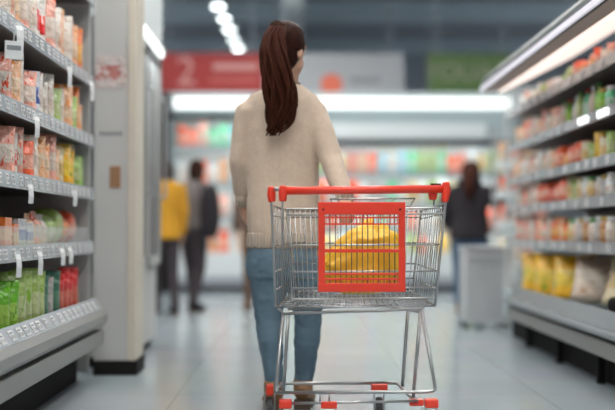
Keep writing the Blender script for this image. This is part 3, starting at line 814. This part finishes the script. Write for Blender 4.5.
# ------------------------------------------------------------------ people
def hand(mb, wrist, d, n, side=1, curl=.5, s=1.0):
    """palm and five fingers; d = along the hand, n = palm normal, side = which way the thumb leaves"""
    d = Vector(d).normalized(); n = Vector(n); n = (n - d * n.dot(d)).normalized(); a = d.cross(n) * side
    w = Vector(wrist)
    mb.tube([w - d * .02 * s, w + d * .02 * s, w + d * .055 * s, w + d * .085 * s], [(.021 * s, .027 * s), (.020 * s, .030 * s), (.018 * s, .037 * s), (.014 * s, .036 * s)], 12)
    rad = lambda r: r * s
    for k, (o, L) in enumerate(((.030, .072), (.010, .082), (-.010, .076), (-.029, .060))):
        p = w + d * .07 * s + a * o * s; v = d.copy(); pts = [p]; q = p
        for t in range(3):
            ang = curl * (.55 + .45 * t)
            v = (v * math.cos(ang) + n * math.sin(ang)).normalized()
            nn = (n * math.cos(ang) - d * math.sin(ang))
            q = q + v * (L * (.46, .32, .24)[t]) * s; pts.append(q)
        mb.tube([p - d * .02 * s] + pts, [rad(.010), rad(.0098), rad(.009), rad(.0082), rad(.0066)], 8)
    p = w + d * .025 * s + a * .026 * s
    v = (d * .72 + a * .6 + n * .35).normalized()
    v2 = (d * .9 + a * .1 + n * .5).normalized()
    mb.tube([p - v * .015 * s, p + v * .03 * s, p + v * .045 * s + v2 * .02 * s, p + v * .045 * s + v2 * .045 * s], [rad(.013), rad(.012), rad(.0105), rad(.008)], 8)

def head(mb, c, R, s=1.0):
    """skull, jaw, nose, ears, neck joins below; local +y is the face direction before rotation R"""
    c = Vector(c); f = lambda p: c + R @ (Vector(p) * s)
    mb.ell(f((0, -.008, .02)), (.076 * s, .094 * s, .098 * s), 24, R)
    mb.ell(f((0, .018, -.045)), (.060 * s, .070 * s, .076 * s), 20, R)
    mb.ell(f((0, .052, -.092)), (.028 * s, .026 * s, .024 * s), 14, R)
    mb.tube([f((0, .085, .012)), f((0, .100, -.012)), f((0, .112, -.030)), f((0, .092, -.040))], [.008 * s, .010 * s, .014 * s, .010 * s], 10)
    for sx in (-1, 1):
        mb.ell(f((sx * .074, -.006, -.012)), (.011 * s, .020 * s, .032 * s), 12, R)
        mb.ell(f((sx * .032, .074, .028)), (.022 * s, .012 * s, .007 * s), 10, R)
    mb.ell(f((0, .086, -.062)), (.024 * s, .010 * s, .006 * s), 10, R)
    mb.ell(f((0, .084, -.071)), (.020 * s, .010 * s, .006 * s), 10, R)

def face_parts(body, c, R, s=1.0):
    c = Vector(c); f = lambda p: c + R @ (Vector(p) * s)
    for sx in (-1, 1):
        o = MB().ell(f((sx * .031, .076, .010)), (.0125 * s, .009 * s, .0085 * s), 12, R).build('eye', M['eye'], body, True)
        MB().ell(f((sx * .031, .083, .010)), (.0055 * s, .0035 * s, .0055 * s), 10, R).build('iris', M['leather'], o, True)

def shoe(name, c, toe, m, parent, s=1.0, heel=.03, ankle=.105):
    """ankle boot: heel at c, pointing along toe"""
    c = Vector(c); t = Vector(toe).normalized(); w = Vector((t.y, -t.x, 0))
    mb = MB()
    prof = [(-.045, .030, .03, .055), (-.03, .040, .03, .075), (.03, .040, .028, .07), (.10, .044, .024, .052), (.16, .046, .020, .040), (.205, .034, .018, .028)]
    pts = [c + t * a * s + Vector((0, 0, (.012 + heel * max(0, 1 - max(0, a) / .15)) + h * s * .55)) for a, r, _, h in prof]
    mb.tube(pts, [(h * s * .6, r * s) for a, r, _, h in prof], 14)
    mb.tube([c + Vector((0, 0, heel + .03)) + t * .005, c + Vector((0, 0, heel + ankle))], [(.046 * s, .040 * s), (.047 * s, .043 * s)], 14)
    o = link(name, remesh(mb, .006, 3), m, parent)
    sb = MB()
    for k, (a0, a1, wd) in enumerate(((-.05, .03, .038), (.03, .21, .042))):
        z1 = .014 if k else .014 + heel
        lo = c + t * a0 * s; hi = c + t * a1 * s
        A = [lo - w * wd * s, lo + w * wd * s, hi + w * wd * s * (.8 if k else 1), hi - w * wd * s * (.8 if k else 1)]
        zb, zt = 0, z1
        V = [sb.bm.verts.new((p.x, p.y, zb)) for p in A] + [sb.bm.verts.new((p.x, p.y, zt)) for p in A]
        for fc in ((0, 1, 2, 3), (7, 6, 5, 4), (0, 4, 5, 1), (1, 5, 6, 2), (2, 6, 7, 3), (3, 7, 4, 0)): sb.bm.faces.new([V[i] for i in fc])
    sb.build('sole', M['sole'], o)
    return o

# --- the woman in the beige sweater (built in world coordinates around her base)
WY = 5.5
W = empty('person', (-.07, WY, 0))
tag(W, 'woman in beige knit sweater and blue jeans seen from behind, brown ponytail', 'person')
O = Vector((-.07, WY, 0))
def wp(px, py, D): return at(px, py, D) - O          # local point
RH = Euler((-.08, 0.0, -.62)).to_matrix()             # head turned a little to the right
hc = wp(287, 50.5, 5.47)
sh_l, el_l, wr_l = wp(248, 108, 5.50), wp(240, 160, 5.50), wp(243, 203, 5.60)
sh_r, el_r, wr_r = wp(315, 108, 5.50), wp(331, 160, 5.43), wp(346, 199, 5.285)
hipL, kneeL, ankL = wp(268, 268, 5.50), wp(269, 322, 5.50), wp(275, 386, 5.47)
hipR, kneeR, ankR = wp(306, 268, 5.50), wp(308, 324, 5.52), wp(303, 388, 5.55)
cx = wp(283, 200, 5.5).x
# sections: local x, y, z, rx, ry
torso = [(wp(284, 252, 5.5).x, 0.0, .70, .165, .115), (wp(284, 245, 5.5).x, 0, .76, .168, .118), (wp(284, 225, 5.5).x, 0, .85, .172, .118), (wp(284, 200, 5.5).x, 0, .96, .168, .112), (cx, .0, 1.08, .166, .108),
         (cx, 0, 1.20, .170, .108), (cx, 0, 1.30, .175, .104), (cx, 0, 1.37, .178, .096), (cx + .002, 0, 1.415, .174, .084), (cx + .004, 0, 1.445, .150, .070), (cx + .010, 0, 1.475, .092, .060), (cx + .016, 0, 1.492, .058, .054)]
b = MB()
b.loft([(x, y, z, rx - .018, ry - .016) for x, y, z, rx, ry in torso])
b.tube([Vector((cx + .012, 0, 1.44)), Vector((cx + .02, -.0, 1.50)), hc + Vector((.004, .0, -.06))], [.056, .050, .052], 16)
head(b, hc, RH, 1.05)
b.tube([sh_l, el_l, wr_l], [.045, .034, .024], 12); b.tube([sh_r, el_r, wr_r], [.045, .034, .024], 12)
for hp, kn, an in ((hipL, kneeL, ankL), (hipR, kneeR, ankR)):
    b.tube([hp + Vector((0, 0, .08)), hp, (hp + kn) / 2, kn, (kn * .6 + an * .4), an, Vector((an.x, an.y, .05))], [.08, .078, .066, .05, .046, .031, .034], 14)
    b.tube([Vector((an.x, an.y - .02, .05)), Vector((an.x, an.y + .12, .04))], [(.028, .03), (.018, .032)], 10)
hand(b, wr_l, (.10, .25, -1), (1, .2, 0), side=-1, curl=.38, s=.92)
hand(b, wr_r, (.05, -.62, -.62), (0, .72, -.72), side=-1, curl=.62, s=.92)
body = link('body', remesh(b, .0065, 2), M['skin'], W)
face_parts(body, hc, RH, 1.05)

# jeans
b = MB()
b.loft([(wp(284, 262, 5.5).x, 0, .60, .168, .118), (wp(284, 256, 5.5).x, 0, .66, .176, .128), (wp(284, 250, 5.5).x, 0, .70, .174, .126), (wp(284, 245, 5.5).x, 0, .76, .160, .112), (wp(284, 240, 5.5).x, 0, .81, .150, .104)])
for hp, kn, an, dk in ((hipL, kneeL, ankL, 1), (hipR, kneeR, ankR, -1)):
    b.tube([hp + Vector((.0, 0, .05)), hp, hp * .5 + kn * .5, kn, kn * .72 + an * .28 + Vector((0, -.012, 0)), kn * .4 + an * .6, an + Vector((0, 0, .0)), an + Vector((0, 0, -.012))], [.094, .093, .078, .061, .060, .050, .042, .042], 18)
def wr_j(c):
    return .0045 * noise.noise(Vector((c.x * 16, c.y * 16, c.z * 34))) + .003 * noise.noise(Vector((c.x * 40, c.y * 40, c.z * 60)))
jeans = link('jeans', remesh(b, .0085, 3, wr_j), M['denim'], W)
# sweater
b = MB()
b.loft(torso[1:-1] + [(cx + .016, 0, 1.490, .066, .060)])
b.tube([sh_l + Vector((.045, 0, .012)), sh_l + Vector((.006, 0, -.018)), sh_l * .5 + el_l * .5, el_l, el_l * .4 + wr_l * .6, wr_l + Vector((0, 0, .02))], [.050, .066, .057, .052, .045, .036], 16)
b.tube([sh_r + Vector((-.045, 0, .012)), sh_r + Vector((-.006, 0, -.018)), sh_r * .5 + el_r * .5, el_r, el_r * .4 + wr_r * .6, wr_r + Vector((-.004, .01, .016))], [.050, .066, .057, .053, .046, .038], 16)
def wr_s(c):
    return .006 * noise.noise(Vector((c.x * 9, c.y * 9, c.z * 7 + 3))) + .003 * noise.noise(Vector((c.x * 26, c.y * 26, c.z * 18)))
sw = link('sweater', remesh(b, .0085, 5, wr_s), M['knit'], W)
x0 = torso[1][0]
MB().tube([(x0 + .168 * math.cos(a), .118 * math.sin(a), .772) for a in [2 * PI * i / 48 for i in range(48)]], [(.036, .0038)] * 48, 8, closed=True).build('hem_rib', M['knit_rib'], sw, True)
MB().tube([(cx + .016 + .060 * math.cos(a), .056 * math.sin(a), 1.488 + .006 * math.sin(a)) for a in [2 * PI * i / 32 for i in range(32)]], [(.010, .006)] * 32, 8, closed=True).build('neck_rib', mat('brown_collar', (.16, .085, .055), .9), sw, True)
for w0, e0, nm in ((wr_l, el_l, 'cuff_rib'), (wr_r, el_r, 'cuff_rib')):
    v = (w0 - e0).normalized(); MB().tube([w0 - v * .05, w0 - v * .02, w0 + v * .006], [.042, .040, .037], 16).build(nm, M['knit_rib'], sw, True)
# hair: cap and ponytail
f = lambda p: hc + RH @ (Vector(p) * 1.05)
b = MB(); x = bmesh.ops.create_uvsphere(b.bm, u_segments=48, v_segments=32, radius=1)
for v in x['verts']:
    c = v.co.copy()
    p = Vector((c.x * .086, c.y * .105 - .010, c.z * .108 + .022))
    # pull the hairline back over face, ears and neck
    if c.y > .35 and c.z < .55: p = Vector((p.x * .8, p.y * .60, p.z))
    if c.z < -.35: p = Vector((p.x * .84, min(p.y, -.01) * .92, p.z * .82 - .004))
    p *= 1 + .010 * noise.noise(Vector((c.x * 14, c.y * 3, c.z * 14)))
    v.co = f(p)
b.ell(f((.0, -.040, -.018)), (.079, .088, .092), 28, RH)
b.ell(f((.0, -.052, -.075)), (.060, .060, .062), 20, RH)
M['hair_cap'] = hair_mat('crown_hair', (.012, .005, .004), (.045, .016, .011))
hair = link('hair', b.mesh('hair'), M['hair_cap'], W, True)
# ponytail
root = wp(277, 27, 5.36)
core = [root + Vector((.004, .06, -.03)), root, wp(273, 36, 5.325), wp(273.5, 50, 5.30), wp(276, 68, 5.29), wp(279.5, 88, 5.295), wp(281.5, 106, 5.315), wp(279, 121, 5.33), wp(275.5, 131, 5.335), wp(271, 138, 5.335)]
wd = [.030, .036, .046, .056, .064, .072, .068, .052, .030, .006]
b = MB(); b.tube(core, [(a * .42, a * .92) if False else (a * .92, a * .42) for a in wd], 20)
pm = b.bm
b2 = MB()
rnd = random.Random(4)
nst = 46
for k in range(nst):
    u = -1 + 2 * (k + .5) / nst; dep = rnd.uniform(-.5, 1.0) * math.sqrt(max(0, 1 - u * u))
    ph = rnd.uniform(0, 6); pts = []; rr = []; cut = rnd.uniform(.84, 1.0)
    for i in range(len(core) * 3 - 2):
        t = i / 3; a = int(t); fr = t - a; a2 = min(a + 1, len(core) - 1)
        if i / (len(core) * 3 - 3) > cut: break
        c = core[a].lerp(core[a2], fr); w_ = wd[a] * (1 - fr) + wd[a2] * fr
        
        pts.append(c + Vector((u * w_ * .88 + (.003 + .0022 * t) * math.sin(t * 1.2 + ph), -dep * w_ * .44, 0))); rr.append(.0085 * (1 - .8 * max(0, (i / (len(core) * 3 - 3) - .70) / .30)))
    b2.tube(pts, rr, 6)
pm.free()
pt = link('ponytail', b2.mesh('ponytail'), M['hair'], hair, True)
MB().tube([root + Vector((.002, .022, -.004)), root + Vector((-.001, -.004, -.002))], [.036, .036], 16).build('hair_tie', M['hair_dark'], hair, True)
shoe('boot', ankL * 1 + Vector((-.005, -.01, -ankL.z)), (-.10, 1, 0), M['leather'], W, .98, .03)
shoe('boot', ankR * 1 + Vector((.0, -.01, -ankR.z)), (.12, 1, 0), M['leather'], W, .98, .03)

# --- passers-by: simple but complete figures
def passer(loc, rz, Hh, top, bottom, label, coat_len=.0, hood=False, wide=1.0, hairlong=False, stride=.12, lean=.0, hairm='hair_dark', topname='jacket', bag=None, shoem='black', arms='down', head_yaw=0, head_pitch=-.25):
    r = empty('person', loc, rz); r.scale = (wide, 1, 1); s = Hh / 1.7
    V = lambda x, y, z: Vector((x * s, (y + lean * max(0, z - .9)) * s, z * s))
    hc = V(0, .04, 1.57); R = Euler((head_pitch, 0, head_yaw)).to_matrix()
    SL, SR_ = V(-.18, 0, 1.40), V(.18, 0, 1.40)
    if arms == 'down': EL, WL, ER, WR = V(-.235, -.02, 1.12), V(-.235, .06, .88), V(.235, -.02, 1.12), V(.235, .06, .88)
    elif arms == 'reach': EL, WL, ER, WR = V(-.24, .0, 1.13), V(-.20, .15, .95), V(.27, .08, 1.18), V(.36, .26, 1.08)
    else: EL, WL, ER, WR = V(-.235, -.02, 1.12), V(-.17, .22, 1.05), V(.235, -.02, 1.12), V(.17, .22, 1.05)
    hL, kL, aL = V(-.09, 0, .90), V(-.095, .03 + stride * .5, .48), V(-.095, stride, .09)
    hR, kR, aR = V(.09, 0, .90), V(.095, .03 - stride * .2, .48), V(.095, -stride, .09)
    T = [(0, 0, .86, .155, .105), (0, 0, .96, .155, .11), (0, 0, 1.08, .138, .098), (0, 0, 1.22, .158, .108), (0, 0, 1.34, .175, .10), (0, 0, 1.41, .155, .082), (0, 0, 1.455, .07, .06)]
    tor = [(*V(x, y, z), rx * s, ry * s) for x, y, z, rx, ry in T]
    b = MB(); b.loft(tor, 18)
    b.tube([V(0, 0, 1.42), hc + Vector((0, -.01, -.05))], [.055 * s, .052 * s], 12); head(b, hc, R, s * 1.02)
    for S, E, Wr in ((SL, EL, WL), (SR_, ER, WR)): b.tube([S, E, Wr], [.045 * s, .036 * s, .026 * s], 10)
    for S, E, Wr, sd in ((SL, EL, WL, -1), (SR_, ER, WR, 1)):
        d_ = (Wr - E).normalized(); hand(b, Wr, d_, Vector((-sd, .2, 0)), sd, .35, s)
    for hp, kn, an in ((hL, kL, aL), (hR, kR, aR)): b.tube([hp, kn, an, Vector((an.x, an.y, .04))], [.078 * s, .052 * s, .034 * s, .034 * s], 12)
    body = link('body', remesh(b, .011, 2), M['skin'], r); face_parts(body, hc, R, s * 1.02)
    b = MB(); b.loft([(*V(0, 0, .82), .165 * s, .12 * s), (*V(0, 0, .90), .17 * s, .125 * s), (*V(0, 0, 1.0), .158 * s, .112 * s)], 18)
    for hp, kn, an in ((hL, kL, aL), (hR, kR, aR)): b.tube([hp, hp * .5 + kn * .5, kn, kn * .4 + an * .6, an], [.095 * s, .084 * s, .068 * s, .058 * s, .055 * s], 14)
    link('trousers', remesh(b, .012, 3, wr_j), bottom, r)
    b = MB(); base = [(*V(0, 0, .92 - coat_len), (.185 + coat_len * .12) * s, (.14 + coat_len * .08) * s)]
    b.loft(base + [(x, y, z, rx + .022 * s, ry + .022 * s) for x, y, z, rx, ry in tor[1:]], 18)
    for S, E, Wr in ((SL, EL, WL), (SR_, ER, WR)): b.tube([S + Vector((0, 0, .01)), S * .5 + E * .5, E, E * .3 + Wr * .7, Wr], [.072 * s, .066 * s, .060 * s, .052 * s, .046 * s], 14)
    if hood: b.tube([V(-.09, -.06, 1.44), V(0, -.11, 1.46), V(.09, -.06, 1.44)], [.05 * s, .06 * s, .05 * s], 10)
    link(topname, remesh(b, .012, 4, wr_s), top, r)
    b = MB(); x = bmesh.ops.create_uvsphere(b.bm, u_segments=28, v_segments=18, radius=1)
    for v in x['verts']:
        c = v.co.copy(); p = Vector((c.x * .088, c.y * .108 - .012, c.z * .112 + .02))
        if c.y > .3 and c.z < .5: p = Vector((p.x * .8, p.y * .55, p.z))
        if c.z < -.2 and c.y < .3: p.z -= .06 if hairm != 'short' else 0
        v.co = hc + R @ (p * s * 1.02)
    if hairlong: b.tube([hc + Vector((0, -.03, .06)), hc + Vector((0, -.07, -.05)), hc + Vector((0, -.125, -.16)), hc + Vector((0, -.15, -.27))], [(.05, .06), (.06, .095), (.05, .12), (.02, .10)], 16)
    link('hair', b.mesh('hair'), M['hair'] if hairlong else M['hair_dark'], r, True)
    for an in (aL, aR): shoe('shoe', Vector((an.x, an.y, 0)), (0, 1, 0), M[shoem], r, s, .015, .10)
    return tag(r, label, 'person')
fab = lambda n, c: mat(n, c, .9, bump=.2, bscale=200, var=.12)
dark_tr = fab('dark_trousers', (.045, .035, .04)); blackc = fab('black_coat', (.016, .012, .016)); yel = fab('mustard_coat', (.56, .27, .015))
greyt = fab('grey_knit', (.17, .15, .145)); brn = fab('brown_trousers', (.17, .105, .075)); dnm = fab('dark_jeans', (.05, .10, .17))
passer(at(166, 230, 11.6) * 1 + Vector((0, 0, -H)), .35, 1.52, yel, dark_tr, 'person in a mustard yellow coat and dark trousers, standing by the freezer', coat_len=.10, topname='coat', stride=.10, wide=.86)
passer(at(193, 230, 12.1) + Vector((.0, 0, -H)), -.5, 1.54, greyt, dark_tr, 'person in a grey top with dark trousers and a black bag on the shoulder', topname='sweater', stride=.16, lean=.05, head_yaw=.3)
passer(at(470, 230, 11.75) + Vector((.0, 0, -H)), -.25, 1.50, blackc, dnm, 'person in a black coat and dark jeans, reaching toward the grey bin', coat_len=.10, hood=True, topname='coat', arms='reach', stride=.08, shoem='leather', wide=1.22, lean=.12, hairlong=True)
passer(at(258, 230, 12.4) + Vector((0, 0, -H)), .2, 1.56, fab('tan_coat', (.20, .13, .10)), brn, 'person in brown trousers, mostly hidden behind the woman in the sweater', topname='coat', stride=.1, shoem='leather')
# shoulder bag of the person in grey
sb = empty('shoulder_bag', (at(210, 230, 11.8).x, 11.78, .74))
link('bag_body', bag_mesh(.20, .16, .52, 4.4, .012), blackc, sb)
MB().tube([(-.07, 0, .46), (-.105, .05, .56), (-.12, .12, .62), (-.10, .2, .58)], [(.016, .004)] * 4, 8).build('strap', M['black'], sb, True)
tag(sb, 'slouchy black bag hanging at the side of the person in grey', 'bag')

# ------------------------------------------------------------------ the shopping cart
C = empty('shopping_cart', (at(356, 0, 4.9).x, 4.9, 0))
CO = Vector(C.location)
def cp(px, py, D): return at(px, py, D) - CO
def part(mb, name, m, parent=C, smooth=True): return mb.build(name, m, parent, smooth)
DN, DF, DG = 4.62, 5.16, 4.76
tlN, trN, blN, brN = cp(271.5, 205, DN), cp(446, 203, DN), cp(275.5, 307, DN), cp(435, 306, DN)
tlF, trF, blF, brF = cp(289, 211, DF), cp(421, 211, DF), cp(297, 291, DF), cp(412, 291, DF)
lerp = lambda a, b, t: a * (1 - t) + b * t
def panel(name, A, B, Cc, Dd, nv, hz, rv=.0019, rh=.0030, frame=True, skip=None):
    """wire panel: A,B top corners, Cc,Dd bottom corners; nv uprights, hz fractions of cross wires"""
    mb = MB()
    for i in range(nv):
        t = (i + .5) / nv
        if skip and skip[0] < t < skip[1]: mb.tube([lerp(lerp(A, B, t), lerp(Cc, Dd, t), .86), lerp(Cc, Dd, t)], rv, 6); continue
        mb.tube([lerp(A, B, t), lerp(Cc, Dd, t)], rv, 6)
    for h in hz: mb.tube([lerp(A, Cc, h), lerp(B, Dd, h)], rh, 8)
    if frame: mb.tube([A, B, Dd, Cc], rh * 1.15, 8, closed=True)
    return part(mb, name, M['chrome'] if not skip else M['bright_wire'])
HZ = (.06, .40, .64, .82)
panel('side_panel', tlN, tlF, blN, blF, 11, (.10, .40, .66, .84))
panel('side_panel', trN, trF, brN, brF, 11, (.10, .40, .66, .84))
panel('front_panel', tlF, trF, blF, brF, 15, (.08, .40, .66, .84))
panel('basket_floor', blN, brN, blF, brF, 24, (.12, .25, .38, .5, .62, .75, .88), .0021)
# rear gate, wires in front of which the red seat flap hangs
gA, gB = cp(287, 209, DG), cp(442, 208, DG); gC, gD = cp(292, 299, DG), cp(435, 298, DG)
panel('rear_gate', gA, gB, gC, gD, 30, (.065, .405, .70, .88), .0016, .0038, True, (.21, .75))
# corner posts up to the handle
mb = MB()
mb.tube([blN, tlN, cp(271, 190, DN - .01)], .0045, 8); part(mb, 'handle_post', M['zinc_dark']); mb = MB(); mb.tube([brN, trN, cp(447, 189, DN - .01)], .0045, 8); part(mb, 'handle_post', M['zinc_dark']); mb = MB()
mb.tube([cp(283, 300, DG - .03), cp(282.5, 205, DG - .08), cp(282.5, 190, DN)], .0042, 8); part(mb, 'handle_post', M['zinc_dark']); mb = MB()
mb.tube([cp(434, 205, DG - .04), cp(434, 192, DN)], .0042, 8)
part(mb, 'handle_post', M['zinc_dark'])
# handle
hd = part(MB().tube([cp(283, 190.8, 4.54), cp(446, 189, 4.54)], .0155, 16), 'handle', M['red'])
def cap(pts, r, name='handle_bracket'):
    mb = MB(); mb.tube(pts, r, 14); return link(name, remesh(mb, .003, 4), M['red'], C)
cap([cp(271.5, 186.5, 4.60), cp(271.3, 194, 4.60), cp(272, 202, 4.60)], [(.013, .020), (.017, .022), (.014, .019)])
cap([cp(282.8, 185.5, 4.54), cp(282.8, 193, 4.54), cp(282.8, 201.5, 4.54)], [(.013, .020), (.017, .022), (.014, .019)])
cap([cp(446, 182, 4.54), cp(446.5, 191, 4.54), cp(445, 202, 4.54)], [(.014, .020), (.018, .022), (.013, .019)])
cap([cp(433, 190, 4.57), cp(433, 195, 4.57), cp(433, 200, 4.57)], [(.017, .018), (.018, .020), (.013, .017)])
part(MB().tube([cp(272, 189.5, 4.60), cp(283, 189, 4.56)], .0085, 10), 'handle_pin', M['zinc_dark'])
part(MB().tube([cp(431, 185.5, 4.6), cp(441, 185.5, 4.6)], .0085, 10), 'coin_lock', M['black'])
# folded child seat behind the handle (thin wires)
mb = MB(); s0, s1, s2, s3 = cp(330, 199, 4.72), cp(415, 198.5, 4.72), cp(410, 206, 5.0), cp(335, 206, 5.0)
mb.tube([s0, s1, s2, s3], .0034, 8, closed=True)
for t in (.25, .5, .75): mb.tube([lerp(s0, s1, t), lerp(s3, s2, t)], .002, 6)
part(mb, 'child_seat', M['chrome'])
# red flap
DP = 4.70
fl = empty('seat_flap', (0, 0, 0), parent=C)
def fpx(x0, y0, x1, y1, dn=-.008, dd=.008, bev=.003):
    a = cp(x0, y1, DP); c = cp(x1, y0, DP); return (a.x, a.y + dn, a.z), (c.x, a.y + dd, c.z), bev
mb = MB()
for r in ((318, 202, 405.5, 214.5), (318, 283, 405.5, 291.8), (318.3, 213.5, 325, 284), (398.5, 213.5, 405.2, 284)):
    lo, hi, bv = fpx(*r, *((-.0074, .0074) if r[3] == 284 else (-.008, .008))); mb.box(lo, hi, bv)
part(mb, 'flap_frame', M['red'], fl, False)
mb = MB()
for y in (217.5, 224): lo, hi, bv = fpx(324, y - .8, 400, y + .8, -.004, .004, .001); mb.box(lo, hi, bv)
lo, hi, bv = fpx(324, 249, 400, 252.5, -.006, .004, .0015); mb.box(lo, hi, bv)
for y in (274, 279): lo, hi, bv = fpx(324, y - 1, 400, y + 1, -.005, .004, .0015); mb.box(lo, hi, bv)
for i in range(22):
    x = 326 + i * 3.4
    for ya, yb in ((214, 225), (279, 284)): lo, hi, bv = fpx(x - .35, ya, x + .35, yb, -.003, .003, 0); mb.box(lo, hi)
part(mb, 'flap_lattice', M['red'], fl, False)
mb = MB()
for i in range(13):
    x = 330 + i * 5.4; mb.tube([cp(x, 214, DP + .004), cp(x, 284, DP + .004)], .0019, 6)
part(mb, 'flap_wire', mat('dark_wire', (.10, .085, .07), .35, .6), fl)
for x in (323.3, 400):
    p = cp(x, 209.5, DP); part(MB().tube([p + Vector((0, -.0095, 0)), p + Vector((0, -.006, 0))], .0042, 12), 'rivet', M['black'], fl)
# under-frame
mb = MB()
mb.tube([blN + Vector((.01, .03, -.004)), cp(284, 313.5, 4.74), cp(420, 309, 4.74), brN + Vector((-.02, .1, 0))], .0062, 10)
mb.tube([cp(288, 309, 5.1), cp(380, 305, 5.1), cp(420, 312, 4.80)], .005, 8)
mb.tube([blF + Vector((0, 0, -.006)), brF + Vector((0, 0, -.006))], .005, 8)
part(mb, 'basket_support', M['zinc_dark'])
def leg(*pts, r=.0075): part(MB().tube(arc(pts, .035), r, 10), 'frame_leg', M['zinc_dark'])
leg(cp(283.5, 312, 4.74), cp(276.2, 385, 4.74), cp(276.6, 392, 4.73), cp(281, 392, 4.72), r=.0078)
leg(cp(288.5, 312, 4.80), cp(283.5, 392, 4.84), r=.0070)
leg(cp(421.5, 309, 4.74), cp(435.5, 390.5, 4.72), cp(425, 391.5, 4.72), cp(277, 392, 4.72), r=.0068)
leg(cp(420.5, 310, 4.80), cp(413, 397, 4.80), r=.0070)
leg(cp(408, 309, 5.02), cp(402, 388, 5.06), r=.0072)
leg(cp(276.5, 391, 4.73), cp(281.5, 383, 5.18), cp(395, 382.5, 5.18), r=.0068)
leg(cp(386, 382.5, 5.18), cp(397, 382.5, 5.18), cp(404, 390, 4.98), cp(417, 401.5, 4.74), r=.0078)
leg(cp(281, 403, 4.71), cp(418, 400.5, 4.71), r=.0055)
leg(cp(320.5, 393, 4.72), cp(320, 402, 4.71), r=.004)
leg(cp(329, 393, 4.72), cp(329, 402, 4.71), r=.004)
def caster(px, py, D, w=.062, h=.034, ang=0.0, wheel=True, zc=None):
    p = cp(px, py, D)
    r = part(MB().box((p.x - w / 2, p.y - .03, p.z - h / 2), (p.x + w / 2, p.y + .03, p.z + h / 2), .007), 'caster', M['red'], C, False)
    if wheel:
        R_ = .050; q = Vector((p.x, p.y + .012, R_))
        mb = MB()
        for sx in (-.021, .021): mb.box((q.x + sx - .002, q.y - .022, R_ - .012), (q.x + sx + .002, q.y + .022, p.z - h / 2 + .004), .001)
        part(mb, 'fork', M['zinc_dark'], r, False)
        part(MB().tube([q + Vector((-.013, 0, 0)), q + Vector((-.010, 0, 0)), q + Vector((.010, 0, 0)), q + Vector((.013, 0, 0))], [R_ - .005, R_, R_, R_ - .005], 24), 'wheel', M['rubber'], r, False)
        part(MB().tube([q + Vector((-.016, 0, 0)), q + Vector((.016, 0, 0))], .018, 16), 'hub', M['grey_bin'], r, False)
    return r
caster(285.5, 403, 4.72, .050); caster(431, 402.5, 4.72, .052)
caster(379, 387, 5.18, .070, .034); caster(270, 389, 5.18, .030, .045)
part(MB().box(cp(321, 408, 4.70) + Vector((0, -.01, 0)), cp(337, 401, 4.70) + Vector((0, .012, 0)), .005), 'rail_clip', M['red'], C, False)
part(MB().box(cp(409, 405, 4.74) + Vector((0, -.02, 0)), cp(423, 398.5, 4.74) + Vector((0, .02, 0)), .005), 'rail_clip', M['red'], C, False)
tag(C, 'wire shopping cart with red handle and red seat flap in the middle of the aisle', 'shopping cart')

# the yellow bag in the basket
b = MB(); x = bmesh.ops.create_icosphere(b.bm, subdivisions=5, radius=1)
for v in x['verts']:
    c = v.co.copy(); k = (c.z + 1) / 2
    sg = lambda a, e: math.copysign(abs(a) ** e, a)
    wx = .172 * (1 if k < .45 else 1 - .50 * ((k - .45) / .55) ** 1.6)
    n = noise.ridged_multi_fractal(c * 2.2 + Vector((3, 1, 7)), 1.0, 2.0, 4, 1.0, 2.0) * .010 + noise.noise(c * 3.5) * .010
    p = Vector((sg(c.x, .72) * wx + .02 * k, sg(c.y, .8) * .13 * (1 - .3 * k), sg(c.z, .78) * .145 + .145 + (.03 * c.x if k > .5 else 0)))
    d = Vector((c.x, c.y, c.z * .8)); p += d * (n - .012)
    p.z = max(0.0, p.z); v.co = p
yb = b.build('yellow_bag', mat('yellow_film', (.95, .52, .03), .42, var=.10, scale=14, bump=.5, bscale=22), smooth=True)
yb.location = (at(360, 0, 4.96).x, 4.95, H - (295 - VY) / F * 4.95 + .004)
yb.name = 'bag'
kn = MB()
kn.tube([(.02, 0, .26), (.03, -.01, .29), (.05, -.02, .305)], [(.02, .03), (.022, .022), (.012, .03)], 10)
kn.build('bag_neck', yb.data.materials[0], yb, True)
tag(yb, 'crumpled yellow bag lying in the shopping cart basket', 'bag')

# ------------------------------------------------------------------ light, world, camera
w = bpy.data.worlds.new('World'); SC.world = w; w.use_nodes = True
w.node_tree.nodes['Background'].inputs[0].default_value = (.55, .62, .70, 1); w.node_tree.nodes['Background'].inputs[1].default_value = .08

cd = bpy.data.cameras.new('Camera'); cam = bpy.data.objects.new('Camera', cd); COL.objects.link(cam)
cd.sensor_width = 36; cd.lens = 36 * F / 615
yaw = math.atan((307.5 - VX) / F); pitch = math.atan((VY - 205) / F)
cam.location = (0, 0, H); cam.rotation_euler = (PI / 2 + pitch, 0, -yaw)
cd.dof.use_dof = True; cd.dof.focus_distance = 4.88; cd.dof.aperture_fstop = 1.05; cd.dof.aperture_blades = 0
SC.camera = cam
SC.view_settings.view_transform = 'Standard'; SC.view_settings.look = 'None'; SC.view_settings.gamma = 1; SC.view_settings.use_curve_mapping = False
SC.view_settings.exposure = -0.12
SC.cycles.use_denoising = True
SC.cycles.sample_clamp_indirect = 6
